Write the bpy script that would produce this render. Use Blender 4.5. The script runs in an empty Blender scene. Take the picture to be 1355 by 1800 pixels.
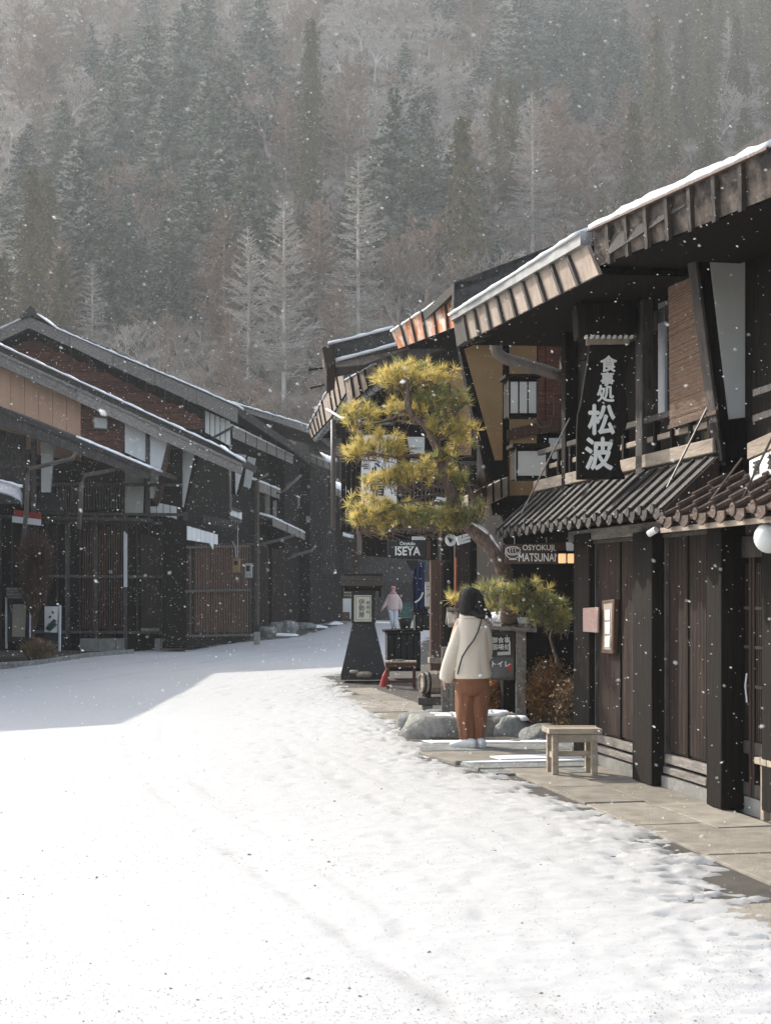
import bpy, math, random
import numpy as np
from mathutils import Vector, Matrix, noise as mnoise
random.seed(7)
RNG = np.random.default_rng(7)
scene = bpy.context.scene
COL = scene.collection
# ------------------------------------------------------------------ camera, sky, sun, exposure
F, CX, HY, EYE = 2600.0, 677.5, 1036.0, 1.56      # focal length in photo pixels, horizon row, eye height
cam_d = bpy.data.cameras.new('camera')
cam_d.sensor_fit = 'VERTICAL'; cam_d.sensor_height = 36; cam_d.lens = F/1800*36
cam_d.shift_y = (HY-900)/1800
cam_d.clip_start = 0.1; cam_d.clip_end = 3000
cam = bpy.data.objects.new('camera', cam_d); COL.objects.link(cam)
cam.location = (0, 0, EYE); cam.rotation_euler = (math.radians(90), 0, 0)
scene.camera = cam
cam_d.dof.use_dof = True; cam_d.dof.focus_distance = 15; cam_d.dof.aperture_fstop = 7.0

SUN_AZ, SUN_EL = math.radians(42), math.radians(32.5)   # azimuth left of straight ahead
sun_dir = Vector((-math.sin(SUN_AZ)*math.cos(SUN_EL), math.cos(SUN_AZ)*math.cos(SUN_EL), math.sin(SUN_EL)))
world = bpy.data.worlds.new('World'); scene.world = world; world.use_nodes = True
wn = world.node_tree; wn.nodes.clear()
sky = wn.nodes.new('ShaderNodeTexSky'); sky.sky_type = 'NISHITA'; sky.sun_disc = False
sky.sun_elevation = SUN_EL; sky.sun_rotation = -SUN_AZ; sky.air_density = 1.0; sky.dust_density = 2.5; sky.ozone_density = 1.0
bg = wn.nodes.new('ShaderNodeBackground'); bg.inputs['Strength'].default_value = 0.15
wo = wn.nodes.new('ShaderNodeOutputWorld')
hs_ = wn.nodes.new('ShaderNodeHueSaturation'); hs_.inputs['Saturation'].default_value = 0.6   # thin snow cloud greys the sky
wn.links.new(sky.outputs[0], hs_.inputs['Color']); wn.links.new(hs_.outputs[0], bg.inputs[0]); wn.links.new(bg.outputs[0], wo.inputs[0])
sl = bpy.data.lights.new('sun', 'SUN'); sl.energy = 2.7; sl.angle = math.radians(0.55); sl.color = (1.0, 0.94, 0.85)
so = bpy.data.objects.new('sun', sl); COL.objects.link(so)
so.rotation_euler = sun_dir.to_track_quat('Z', 'Y').to_euler()
scene.view_settings.view_transform = 'Standard'; scene.view_settings.look = 'None'
scene.view_settings.exposure = 1.4; scene.view_settings.gamma = 1; scene.view_settings.use_curve_mapping = False
scene.cycles.max_bounces = 6; scene.cycles.volume_bounces = 0; scene.cycles.use_adaptive_sampling = False; scene.cycles.sample_clamp_indirect = 3.0; scene.cycles.diffuse_bounces = 3
scene.cycles.transparent_max_bounces = 8
scene.cycles.use_denoising = True

# ------------------------------------------------------------------ helpers
def W(px, py, d):
    return Vector(((px-CX)/F*d, d, EYE+(HY-py)/F*d))
def G(px, py):                                   # point of the ground seen at a pixel
    return W(px, py, EYE*F/(py-HY))
class VPlane:                                    # a vertical plane: a building's facade or gable
    def __init__(s, p0, heading_deg, toward=(0, 0)):
        a = math.radians(heading_deg)
        s.p = Vector((p0[0], p0[1], 0)); s.u = Vector((math.sin(a), math.cos(a), 0))
        n = Vector((s.u.y, -s.u.x, 0))
        if n.dot(Vector((toward[0], toward[1], 0))-s.p) < 0: n = -n
        s.n = n
    def hit(s, px, py, off=0.0):
        r = Vector(((px-CX)/F, 1, (HY-py)/F)); o = Vector((0, 0, EYE))
        return o + r*((off+s.n.dot(s.p-o))/s.n.dot(r))
    def at(s, a, t, z):
        return s.p + s.u*a + s.n*t + Vector((0, 0, z))

class MB:
    def __init__(s): s.v = []; s.f = []
    def add(s, vs, fs):
        b = len(s.v); s.v += [tuple(v) for v in vs]; s.f += [tuple(i+b for i in f) for f in fs]; return s
    def prism(s, pts, vec):                      # polygon swept along vec
        n = len(pts); pts = [Vector(p) for p in pts]; vec = Vector(vec)
        nn = Vector((0, 0, 0))
        for i in range(n): nn += pts[i].cross(pts[(i+1) % n])
        if nn.dot(vec) > 0: pts = pts[::-1]
        vs = pts+[p+vec for p in pts]
        return s.add(vs, [tuple(range(n)), tuple(range(2*n-1, n-1, -1))] + [(i, i+n, (i+1) % n+n, (i+1) % n) for i in range(n)])
    def par(s, o, a, b, c):                      # parallelepiped from corner o
        o, a, b, c = map(Vector, (o, a, b, c))
        return s.prism([o, o+a, o+a+b, o+b], c)
    def box(s, c, size, rz=0.0, tilt=None):
        m = Matrix.Rotation(rz, 3, 'Z')
        if tilt: m = m @ Matrix.Rotation(tilt[0], 3, 'X') @ Matrix.Rotation(tilt[1], 3, 'Y')
        a, b, d = (m @ Vector((size[0], 0, 0)), m @ Vector((0, size[1], 0)), m @ Vector((0, 0, size[2])))
        return s.par(Vector(c)-(a+b+d)/2, a, b, d)
    def tube(s, pts, rad, n=6, cap=True):
        pts = [Vector(p) for p in pts]
        if not hasattr(rad, '__len__'): rad = [rad]*len(pts)
        rings = []
        up = Vector((0.13, 0.21, 0.97))
        for i, p in enumerate(pts):
            t = (pts[min(i+1, len(pts)-1)]-pts[max(i-1, 0)]).normalized()
            if abs(t.dot(up)) > 0.95: up = Vector((1, 0.1, 0))
            x = t.cross(up).normalized(); y = t.cross(x).normalized()
            rings.append([p+(x*math.cos(2*math.pi*k/n)+y*math.sin(2*math.pi*k/n))*rad[i] for k in range(n)])
        return s.loft(rings, cap)
    def loft(s, rings, cap=True):
        n = len(rings[0]); vs = [v for r in rings for v in r]; fs = []
        for i in range(len(rings)-1):
            for k in range(n): fs.append((i*n+k, i*n+(k+1) % n, (i+1)*n+(k+1) % n, (i+1)*n+k))
        if cap: fs += [tuple(range(n-1, -1, -1)), tuple((len(rings)-1)*n+k for k in range(n))]
        return s.add(vs, fs)
    def build(s, name, m, parent=None, smooth=False, kind=None, bevel=0, label=None, org=None):
        root = parent
        off = Vector((0, 0, 0))
        if root is not None:
            while root.parent: root = root.parent
            off = root.location
        elif org is not None: off = Vector(org)
        me = bpy.data.meshes.new(name)
        me.from_pydata([(v[0]-off.x, v[1]-off.y, v[2]-off.z) for v in s.v], [], s.f)
        me.materials.append(m)
        if smooth: me.polygons.foreach_set('use_smooth', [True]*len(me.polygons))
        me.update()
        o = bpy.data.objects.new(name, me); COL.objects.link(o)
        if parent is not None: o.parent = parent
        else: o.location = off
        if kind: o['kind'] = kind
        if label: o['label'] = label
        if bevel:
            b = o.modifiers.new('bevel', 'BEVEL'); b.width = bevel; b.segments = 1; b.limit_method = 'ANGLE'
        return o

def thing(name, label, cat, loc, group=None):
    o = bpy.data.objects.new(name, None); COL.objects.link(o); o.location = loc
    o.empty_display_size = 0.2; o['label'] = label; o['category'] = cat
    if group: o['group'] = group
    return o
def tag(o, label, cat, group=None):
    o['label'] = label; o['category'] = cat
    if group: o['group'] = group
    return o
def copy_thing(o, loc, label, rz=0.0, sc=None, group=None):
    c = o.copy(); COL.objects.link(c); c.location = loc; c.rotation_euler = (0, 0, rz); c['label'] = label
    if sc: c.scale = sc
    if group: c['group'] = group
    for ch in list(o.children):
        k = ch.copy(); COL.objects.link(k); k.parent = c
    return c
def slab(T, name, pl, pxs, off, thick, m, parent=None, bevel=0, label=None):   # outline on a building plane, with real thickness behind its front face
    pts = [pl.hit(x, y, off) for x, y in pxs]
    return MB().prism(pts, pl.n*(-thick)).build(name, m, parent or T, bevel=bevel, label=label)

# ------------------------------------------------------------------ materials
def mat(name, c1, c2=None, scale=6.0, stretch=(1, 1, 1), rough=0.8, bump=0.0, bscale=None, detail=6, spec=0.3, mid=0.5, width=0.25, metal=0.0, vary=0.0, coat=0.0):
    m = bpy.data.materials.new(name); m.use_nodes = True; nt = m.node_tree; N = nt.nodes; L = nt.links
    b = N['Principled BSDF']; b.inputs['Roughness'].default_value = rough; b.inputs['Specular IOR Level'].default_value = spec
    b.inputs['Metallic'].default_value = metal; b.inputs['Coat Weight'].default_value = coat
    tc = N.new('ShaderNodeTexCoord'); mp = N.new('ShaderNodeMapping'); mp.inputs['Scale'].default_value = stretch
    L.new(tc.outputs['Object'], mp.inputs[0])
    nz = N.new('ShaderNodeTexNoise'); nz.inputs['Scale'].default_value = scale; nz.inputs['Detail'].default_value = detail; nz.inputs['Roughness'].default_value = 0.62
    L.new(mp.outputs[0], nz.inputs['Vector'])
    cr = N.new('ShaderNodeValToRGB'); c2 = c2 or tuple(x*0.6 for x in c1)
    cr.color_ramp.elements[0].position = mid-width; cr.color_ramp.elements[0].color = (*c2, 1)
    cr.color_ramp.elements[1].position = mid+width; cr.color_ramp.elements[1].color = (*c1, 1)
    L.new(nz.outputs['Fac'], cr.inputs[0]); out = cr.outputs[0]
    if vary:
        oi = N.new('ShaderNodeObjectInfo'); hs = N.new('ShaderNodeHueSaturation')
        mr = N.new('ShaderNodeMapRange'); mr.inputs['To Min'].default_value = 1-vary; mr.inputs['To Max'].default_value = 1+vary
        L.new(oi.outputs['Random'], mr.inputs[0]); L.new(mr.outputs[0], hs.inputs['Value']); L.new(out, hs.inputs['Color']); out = hs.outputs[0]
    L.new(out, b.inputs['Base Color'])
    if bump:
        nb = N.new('ShaderNodeTexNoise'); nb.inputs['Scale'].default_value = bscale or scale*3; nb.inputs['Detail'].default_value = 5
        L.new(mp.outputs[0], nb.inputs['Vector'])
        bp = N.new('ShaderNodeBump'); bp.inputs['Strength'].default_value = bump; bp.inputs['Distance'].default_value = 0.02
        L.new(nb.outputs['Fac'], bp.inputs['Height']); L.new(bp.outputs[0], b.inputs['Normal'])
    m['out'] = 1
    return m
V = (1, 1, 0.07)     # vertical grain
M = {}
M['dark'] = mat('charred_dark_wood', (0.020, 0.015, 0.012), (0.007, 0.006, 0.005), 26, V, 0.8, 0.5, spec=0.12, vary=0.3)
M['darkb'] = mat('dark_brown_lattice', (0.070, 0.044, 0.032), (0.018, 0.012, 0.010), 22, V, 0.65, 0.5, spec=0.25, vary=0.25)
M['brown'] = mat('brown_weathered_wood', (0.13, 0.07, 0.045), (0.04, 0.022, 0.015), 18, V, 0.7, 0.5, vary=0.2)
M['redbrown'] = mat('red_brown_boards', (0.20, 0.075, 0.042), (0.03, 0.016, 0.012), 9, (0.6, 0.6, 3.5), 0.8, 0.4, vary=0.25)
M['greyw'] = mat('grey_weathered_wood', (0.33, 0.30, 0.265), (0.12, 0.105, 0.09), 20, (1, 0.15, 1), 0.85, 0.5, vary=0.15)
M['greyd'] = mat('dark_grey_weathered_wood', (0.115, 0.10, 0.09), (0.035, 0.03, 0.027), 16, (1, 1, 0.3), 0.85, 0.6, vary=0.2)
M['beige'] = mat('pale_weathered_timber', (0.42, 0.345, 0.27), (0.20, 0.155, 0.12), 14, (1, 0.12, 1), 0.8, 0.5, vary=0.12)
M['bench'] = mat('pale_grey_bench_wood', (0.50, 0.42, 0.32), (0.23, 0.185, 0.135), 16, (0.3, 1, 1), 0.8, 0.4, vary=0.12)
M['fasc0'] = mat('tarred_fascia_board', (0.19, 0.15, 0.12), (0.02, 0.016, 0.014), 8, (1, 0.6, 1), 0.38, 0.6, spec=0.7, mid=0.53, width=0.12, vary=0.3, coat=0.2)
M['fasc1'] = mat('faded_fascia_board', (0.44, 0.35, 0.28), (0.23, 0.18, 0.145), 9, (1, 1, 0.5), 0.7, 0.3, vary=0.12)
M['fasc2'] = mat('peeling_fascia_board', (0.62, 0.52, 0.42), (0.55, 0.19, 0.08), 5, (1, 1, 1), 0.65, 0.4, mid=0.5, width=0.06, vary=0.12)
M['plaster'] = mat('grey_white_plaster', (0.62, 0.62, 0.585), (0.52, 0.52, 0.49), 3, (1, 1, 0.5), 0.9, 0.1)
M['plasterb'] = mat('white_plaster', (0.82, 0.82, 0.80), (0.70, 0.70, 0.68), 3, (1, 1, 1), 0.9, 0.05)
M['mustard'] = mat('ochre_plaster', (0.36, 0.23, 0.11), (0.28, 0.175, 0.085), 3, (1, 1, 1), 0.9, 0.1)
M['peach'] = mat('peach_siding', (0.62, 0.38, 0.25), (0.52, 0.31, 0.20), 4, V, 0.7, 0.1, vary=0.06)
M['tile'] = mat('dark_roof_tile', (0.060, 0.050, 0.044), (0.02, 0.018, 0.016), 20, (1, 1, 1), 0.65, 0.5, vary=0.25, spec=0.3)
M['tilebr'] = mat('brown_roof_tile', (0.13, 0.085, 0.06), (0.04, 0.028, 0.022), 14, (1, 1, 1), 0.5, 0.5, vary=0.25)
M['roofs'] = mat('grey_shingle_roof', (0.12, 0.11, 0.10), (0.035, 0.032, 0.03), 12, (1, 4, 1), 0.85, 0.9, vary=0.1)
M['metal'] = mat('galvanised_metal', (0.42, 0.43, 0.43), (0.25, 0.25, 0.25), 6, (1, 1, 1), 0.4, 0.1, metal=0.6)
M['pipe'] = mat('dull_brown_pipe', (0.17, 0.14, 0.12), (0.08, 0.065, 0.055), 6, V, 0.5, 0.1, vary=0.2)
M['white'] = mat('white_paint', (0.80, 0.80, 0.78), (0.72, 0.72, 0.70), 4, (1, 1, 1), 0.6, 0)
M['letter'] = mat('pale_carved_letters', (0.85, 0.84, 0.79), (0.72, 0.71, 0.66), 14, (1, 1, 1), 0.7, 0.1)
M['ink'] = mat('black_ink', (0.02, 0.02, 0.02), (0.03, 0.03, 0.03), 4, (1, 1, 1), 0.6, 0)
M['paper'] = mat('shoji_paper', (0.72, 0.71, 0.66), (0.62, 0.61, 0.57), 5, (1, 1, 1), 0.9, 0)
M['stone'] = mat('grey_rock', (0.30, 0.30, 0.28), (0.11, 0.115, 0.105), 9, (1, 1, 1), 0.9, 1.0, bscale=30)
M['rock2'] = mat('pale_boulder', (0.36, 0.345, 0.31), (0.15, 0.15, 0.13), 14, (1, 1, 1), 0.9, 0.9, bscale=45)
M['conc'] = mat('worn_concrete', (0.35, 0.315, 0.26), (0.17, 0.15, 0.12), 5, (1, 1, 1), 0.92, 0.5, bscale=60, vary=0.14)
M['plinth'] = mat('stone_plinth', (0.33, 0.32, 0.29), (0.18, 0.175, 0.16), 8, (1, 1, 1), 0.92, 0.4, vary=0.1)
M['glass'] = mat('dim_window_glass', (0.05, 0.06, 0.065), (0.03, 0.035, 0.04), 3, (1, 1, 1), 0.08, 0, spec=0.9)
M['blue'] = mat('indigo_cloth', (0.035, 0.06, 0.17), (0.012, 0.02, 0.07), 9, (2, 1, 0.3), 0.8, 0.3)
M['red'] = mat('red_paint', (0.50, 0.045, 0.03), (0.35, 0.03, 0.02), 8, (1, 1, 1), 0.6, 0.1)
M['orange'] = mat('orange_lacquer', (0.62, 0.13, 0.05), (0.45, 0.09, 0.04), 8, (1, 1, 1), 0.5, 0.1)
M['needle'] = mat('pine_needles', (0.66, 0.53, 0.17), (0.30, 0.28, 0.09), 11, (1, 1, 1), 0.5, 0, mid=0.48, width=0.14)
M['needleg'] = mat('pine_needles_green', (0.27, 0.28, 0.12), (0.08, 0.105, 0.05), 11, (1, 1, 1), 0.5, 0)
M['bark'] = mat('pine_bark', (0.25, 0.175, 0.14), (0.07, 0.05, 0.04), 22, (1, 1, 0.4), 0.9, 1.0, bscale=40)
M['twig'] = mat('grey_brown_twigs', (0.17, 0.125, 0.095), (0.09, 0.066, 0.05), 10, (1, 1, 1), 0.9, 0)
M['dry'] = mat('dry_orange_leaves', (0.40, 0.215, 0.075), (0.16, 0.075, 0.03), 16, (1, 1, 1), 0.7, 0, mid=0.5, width=0.12)
M['dryb'] = mat('dry_brown_brush', (0.38, 0.26, 0.14), (0.12, 0.08, 0.045), 12, (1, 1, 1), 0.8, 0)
M['sudare'] = mat('reed_blind', (0.34, 0.225, 0.155), (0.17, 0.105, 0.07), 12, (1, 1, 6), 0.75, 0.8, bscale=40)
M['hazecl'] = None
def translucent(m, col, w=0.4):
    nt = m.node_tree; b = nt.nodes['Principled BSDF']; t = nt.nodes.new('ShaderNodeBsdfTranslucent'); t.inputs[0].default_value = (*col, 1)
    mx = nt.nodes.new('ShaderNodeMixShader'); mx.inputs[0].default_value = w
    o = nt.nodes['Material Output']; nt.links.new(b.outputs[0], mx.inputs[1]); nt.links.new(t.outputs[0], mx.inputs[2]); nt.links.new(mx.outputs[0], o.inputs[0])
translucent(M['needle'], (0.80, 0.64, 0.22), 0.45)
translucent(M['needleg'], (0.42, 0.42, 0.15), 0.4)
translucent(M['dry'], (0.7, 0.33, 0.09), 0.4)
M['flake'] = mat('falling_snowflake', (0.9, 0.9, 0.9), (0.88, 0.88, 0.88), 1, (1, 1, 1), 0.9, 0)
translucent(M['flake'], (0.95, 0.95, 0.93), 0.5)
M['roofsnow'] = mat('roof_snow', (0.88, 0.89, 0.90), (0.80, 0.81, 0.83), 8, (1, 1, 1), 0.85, 0.5)
M['coat'] = mat('cream_wool_coat', (0.77, 0.67, 0.54), (0.68, 0.58, 0.46), 60, (1, 1, 1), 0.95, 0.15, bscale=160)
M['rust'] = mat('rust_corduroy', (0.31, 0.135, 0.07), (0.20, 0.08, 0.04), 30, (3, 3, 0.3), 0.85, 0.4, bscale=80)
M['hair'] = mat('black_hair', (0.022, 0.015, 0.012), (0.010, 0.007, 0.006), 60, (1, 1, 0.05), 0.42, 0.7, bscale=120, spec=0.5)
M['skin'] = mat('skin', (0.60, 0.38, 0.28), (0.55, 0.34, 0.25), 10, (1, 1, 1), 0.6, 0)
M['pink'] = mat('pale_pink_puffer', (0.66, 0.50, 0.46), (0.55, 0.40, 0.37), 8, (1, 1, 1), 0.7, 0.2)
M['pinkhat'] = mat('pink_knit', (0.66, 0.30, 0.30), (0.5, 0.2, 0.2), 30, (1, 1, 1), 0.9, 0.2)
M['palegrey'] = mat('pale_grey_cloth', (0.58, 0.60, 0.64), (0.48, 0.50, 0.54), 12, (1, 1, 1), 0.9, 0.2)
M['shoe'] = mat('white_leather', (0.78, 0.77, 0.75), (0.68, 0.67, 0.65), 12, (1, 1, 1), 0.6, 0.1)
def emis(name, col, s):
    m = mat(name, col, col, 3, (1, 1, 1), 0.6); b = m.node_tree.nodes['Principled BSDF']
    b.inputs['Emission Color'].default_value = (*col, 1); b.inputs['Emission Strength'].default_value = s; return m
M['lampglow'] = emis('lit_lantern_paper', (1.0, 0.60, 0.30), 0.28)
# snow with fine grit and faint dirty wheel tracks
def snow_mat():
    m = bpy.data.materials.new('road_snow'); m.use_nodes = True; nt = m.node_tree; N = nt.nodes; L = nt.links
    b = N['Principled BSDF']; b.inputs['Roughness'].default_value = 0.75; b.inputs['Specular IOR Level'].default_value = 0.25
    g = N.new('ShaderNodeNewGeometry')
    mp = N.new('ShaderNodeMapping'); mp.inputs['Scale'].default_value = (38, 38, 38); L.new(g.outputs['Position'], mp.inputs[0])
    n1 = N.new('ShaderNodeTexNoise'); n1.inputs['Scale'].default_value = 1.0; n1.inputs['Detail'].default_value = 8; n1.inputs['Roughness'].default_value = 0.75; L.new(mp.outputs[0], n1.inputs['Vector'])
    r1 = N.new('ShaderNodeMapRange'); r1.inputs['From Min'].default_value = 0.58; r1.inputs['From Max'].default_value = 0.72; L.new(n1.outputs['Fac'], r1.inputs[0])
    n2 = N.new('ShaderNodeTexNoise'); n2.inputs['Scale'].default_value = 1.1; n2.inputs['Detail'].default_value = 4; L.new(g.outputs['Position'], n2.inputs['Vector'])
    a = N.new('ShaderNodeAttribute'); a.attribute_name = 'dirt'
    r2 = N.new('ShaderNodeMapRange'); r2.inputs['From Min'].default_value = 0.35; r2.inputs['From Max'].default_value = 0.65; L.new(n2.outputs['Fac'], r2.inputs[0])
    mul = N.new('ShaderNodeMath'); mul.operation = 'MULTIPLY'; L.new(r1.outputs[0], mul.inputs[0]); L.new(r2.outputs[0], mul.inputs[1])
    n3 = N.new('ShaderNodeTexNoise'); n3.inputs['Scale'].default_value = 14; n3.inputs['Detail'].default_value = 8; L.new(g.outputs['Position'], n3.inputs['Vector'])
    m3 = N.new('ShaderNodeMath'); m3.operation = 'MULTIPLY'; L.new(n3.outputs['Fac'], m3.inputs[0]); L.new(a.outputs['Fac'], m3.inputs[1])
    c1 = N.new('ShaderNodeMix'); c1.data_type = 'RGBA'; c1.inputs['A'].default_value = (0.49, 0.488, 0.478, 1); c1.inputs['B'].default_value = (0.20, 0.185, 0.165, 1); L.new(m3.outputs[0], c1.inputs['Factor'])
    c2 = N.new('ShaderNodeMix'); c2.data_type = 'RGBA'; c2.inputs['B'].default_value = (0.22, 0.20, 0.175, 1); L.new(mul.outputs[0], c2.inputs['Factor']); L.new(c1.outputs['Result'], c2.inputs['A'])
    L.new(c2.outputs['Result'], b.inputs['Base Color'])
    nb = N.new('ShaderNodeTexNoise'); nb.inputs['Scale'].default_value = 18; nb.inputs['Detail'].default_value = 8; nb.inputs['Roughness'].default_value = 0.7; L.new(g.outputs['Position'], nb.inputs['Vector'])
    bp = N.new('ShaderNodeBump'); bp.inputs['Strength'].default_value = 0.35; bp.inputs['Distance'].default_value = 0.02; L.new(nb.outputs['Fac'], bp.inputs['Height']); L.new(bp.outputs[0], b.inputs['Normal'])
    return m
M['snow'] = snow_mat()
M['asphalt'] = mat('wet_asphalt', (0.13, 0.115, 0.095), (0.055, 0.05, 0.043), 4, (1, 1, 1), 0.8, 0.8, bscale=120)

# ------------------------------------------------------------------ noise on grids
def lattice(seed):
    return np.random.default_rng(seed).random((256, 256))
def vnoise(x, y, seed):
    g = lattice(seed); xi = np.floor(x).astype(int); yi = np.floor(y).astype(int); fx = x-xi; fy = y-yi
    fx = fx*fx*(3-2*fx); fy = fy*fy*(3-2*fy); a = g[xi % 256, yi % 256]; b = g[(xi+1) % 256, yi % 256]; c = g[xi % 256, (yi+1) % 256]; d = g[(xi+1) % 256, (yi+1) % 256]
    return (a*(1-fx)+b*fx)*(1-fy)+(c*(1-fx)+d*fx)*fy - 0.5
def fbm(x, y, seed, o=4, g=0.5):
    r = 0; a = 1.0
    for i in range(o): r = r+a*vnoise(x*2**i+17*i, y*2**i+5*i, seed+i); a *= g
    return r
def grid_obj(name, X, Y, Z, m, attr=None):
    r, c = X.shape; n = r*c; me = bpy.data.meshes.new(name)
    me.vertices.add(n); me.vertices.foreach_set('co', np.stack([X, Y, Z], -1).reshape(-1).astype(np.float32))
    i = np.arange((r-1)*(c-1)); a = (i//(c-1))*c+i % (c-1); q = np.stack([a, a+1, a+c+1, a+c], -1).reshape(-1)
    me.loops.add(len(q)); me.loops.foreach_set('vertex_index', q.astype(np.int32))
    me.polygons.add(len(i)); me.polygons.foreach_set('loop_start', (np.arange(len(i))*4).astype(np.int32)); me.polygons.foreach_set('loop_total', np.full(len(i), 4, np.int32))
    me.polygons.foreach_set('use_smooth', np.ones(len(i), bool)); me.materials.append(m); me.update(); me.validate()
    if attr is not None:
        at = me.attributes.new('dirt', 'FLOAT', 'POINT'); at.data.foreach_set('value', attr.reshape(-1).astype(np.float32))
    o = bpy.data.objects.new(name, me); COL.objects.link(o); return o

# ------------------------------------------------------------------ ground, road snow, pavement
g = MB().box((0, 200, -0.25), (900, 900, 0.5)).build('ground', M['asphalt'], kind='structure')
yr = np.array([3, 5, 7.19, 7.74, 9.24, 10.56, 12.1, 13.1, 15.4, 18.1, 20.4, 24, 25.5, 27, 30, 40, 55, 80, 110])
xr = np.array([2.6, 2.2, 1.90, 1.84, 1.78, 1.51, .98, .62, .31, .09, -.29, -.81, -1.1, -.9, .1, .8, 2.0, 4.5, 7.])
yl = np.array([3, 20, 28.6, 35.6, 41, 48.3, 56, 65, 80, 110]); xl = np.array([-9, -8.6, -7.45, -6.8, -4.75, -2.9, -2.4, -2.0, -1.0, 1.])
rows = 900; cols = 330
yy = 3.5*(96/3.5)**np.linspace(0, 1, rows); uu = np.linspace(0, 1, cols)
uu = 1-(1-uu)**1.25*1.0
Y = np.repeat(yy[:, None], cols, 1); XR = np.interp(Y, yr, xr); XL = np.interp(Y, yl, xl)
X = XL-0.5+(XR-XL+1.2)*uu[None, :]
c = np.minimum(XR-X, X-XL)
edge = np.clip(1-c/1.6, 0, 1)
edge_r = np.clip(1-(XR-X)/1.6, 0, 1)*(Y < 24)
n_big = fbm(X*2.2, Y*3.5, 11, 4); n_fine = fbm(X*9, Y*13, 31, 4, .65); n_streak = fbm(X*6, Y*24, 51, 4, .65)
cc = c + n_big*0.35 + n_fine*0.16
Z = np.clip(cc*0.10, -0.03, 0.022)
lump = n_fine*0.5+n_streak*0.5
Z = Z + n_fine*0.005*(Y < 40) + lump*0.011*edge_r + np.clip(-lump-0.14, 0, 1)*-0.11*np.clip(1-(XR-X)/.9, 0, 1)*(Y < 24)
prints = 0.0*X
_r = np.random.default_rng(77)
for i in range(330):                                # footprints and clods along the right side
    fy = 4.6+22*_r.random()**1.3; fx = np.interp(fy, yr, xr)-.05-1.9*_r.random()**1.3; i0, i1 = np.searchsorted(yy, [fy-.35, fy+.35]); sx_, sy_ = _r.uniform(.03, .06), _r.uniform(.07, .13)
    gq = np.exp(-((X[i0:i1]-fx)/sx_)**2-((Y[i0:i1]-fy)/sy_)**2); sg_ = 1 if _r.random() < .72 else -.6
    Z[i0:i1] -= .008*gq*sg_; prints[i0:i1] = np.maximum(prints[i0:i1], gq*(sg_ > 0))
# wheel tracks curving up the road
ty = np.array([5.3, 7.74, 11.8, 16, 20.9, 24.7, 27.5]); tx = np.array([.37, -.74, -1.87, -2.66, -3.0, -2.2, -.9])
yc = np.clip(Y, 3.5, 28); pf = np.polyfit(ty, tx, 3); base_x = np.polyval(pf, yc)
dirt = 0.0*X
for off, w, s_, y0, y1 in ((0, .05, .75, 3, 28), (.36, .035, .5, 3, 28), (1.55, .05, .45, 3, 27), (1.86, .035, .35, 3, 27), (-.95, .07, .5, 3, 13), (2.9, .09, .3, 3, 20), (-1.7, .12, .3, 3, 12)):
    tr = np.exp(-((X-base_x-off)/(w*(1+.4*fbm(Y*.8, Y*.1+off, 23, 2))))**2)*((Y > y0) & (Y < y1))*s_*np.clip(.55+1.5*fbm(X*1.2+off, Y*.9, 61, 3), 0, 1.3)*1.4
    dirt = dirt+tr; Z = Z-0.006*tr
for (xa, ya, xb, yb) in ((-6.6, 24, -2.2, 46), (-5.2, 24, -.9, 46), (-4.2, 27, .4, 46), (-7.2, 27, -3.4, 46)):
    tr = np.exp(-((X-(xa+(xb-xa)*(Y-ya)/(yb-ya)))/.09)**2)*(Y > ya)*(Y < yb)*.8; dirt = dirt+tr; Z = Z-.005*tr
dirt = np.clip(dirt*(0.6+1.2*fbm(X*3, Y*3, 71, 3)), 0, 1)*0.5 + np.clip(edge_r-0.35, 0, 1)*0.35+np.clip(fbm(X*.5, Y*.35, 91, 3), 0, 1)*.25 + np.clip(1-c/0.5,0,1)*.35 + prints*.45*(fbm(X*6, Y*6, 97, 3)+.5)
sn = grid_obj('road_snow', X, Y, Z, M['snow'], np.clip(dirt, 0, 1)); sn['kind'] = 'structure'
# ------------------------------------------------------------------ wooded hill
def hill_z(x, y):
    b = np.clip(y-98-0.10*np.abs(x+10), 0, None)
    return b*0.62*np.clip(b/25, 0.35, 1) + 4*fbm(x/40+9, y/40+3, 5, 3)*np.clip(b/20, 0, 1)
hx = np.linspace(-260, 260, 130); hy = np.linspace(92, 460, 120)
HX, HYY = np.meshgrid(hx, hy); HZ = hill_z(HX, HYY)-0.1
M['hill'] = mat('leaf_litter_with_thin_snow', (0.30, 0.25, 0.20), (0.07, 0.055, 0.04), 0.35, (1, 1, 1), 0.95, 0.3, detail=10, mid=0.52, width=0.12)
hl = grid_obj('hill', HX, HYY, HZ, M['hill']); hl['kind'] = 'structure'

M['spruce'] = mat('spruce_foliage', (0.11, 0.115, 0.055), (0.022, 0.032, 0.02), 2, (1, 1, 1), 0.8, 0, vary=0.35)
M['cedar'] = mat('cedar_foliage', (0.21, 0.155, 0.065), (0.045, 0.045, 0.022), 2, (1, 1, 1), 0.8, 0, vary=0.35)
M['larch'] = mat('bare_larch_twigs', (0.44, 0.325, 0.25), (0.23, 0.165, 0.125), 2, (1, 1, 1), 0.9, 0, vary=0.2)
M['bare'] = mat('bare_grey_twigs', (0.42, 0.33, 0.265), (0.19, 0.145, 0.115), 2, (1, 1, 1), 0.9, 0, vary=0.2)
M['rime'] = mat('snow_dusted_twigs', (0.64, 0.60, 0.55), (0.38, 0.33, 0.29), 3, (1, 1, 1), 0.9, 0, vary=0.1)
M['tsnow'] = mat('snow_on_branches', (0.66, 0.67, 0.66), (0.45, 0.46, 0.45), 3, (1, 1, 1), 0.9, 0)
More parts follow.
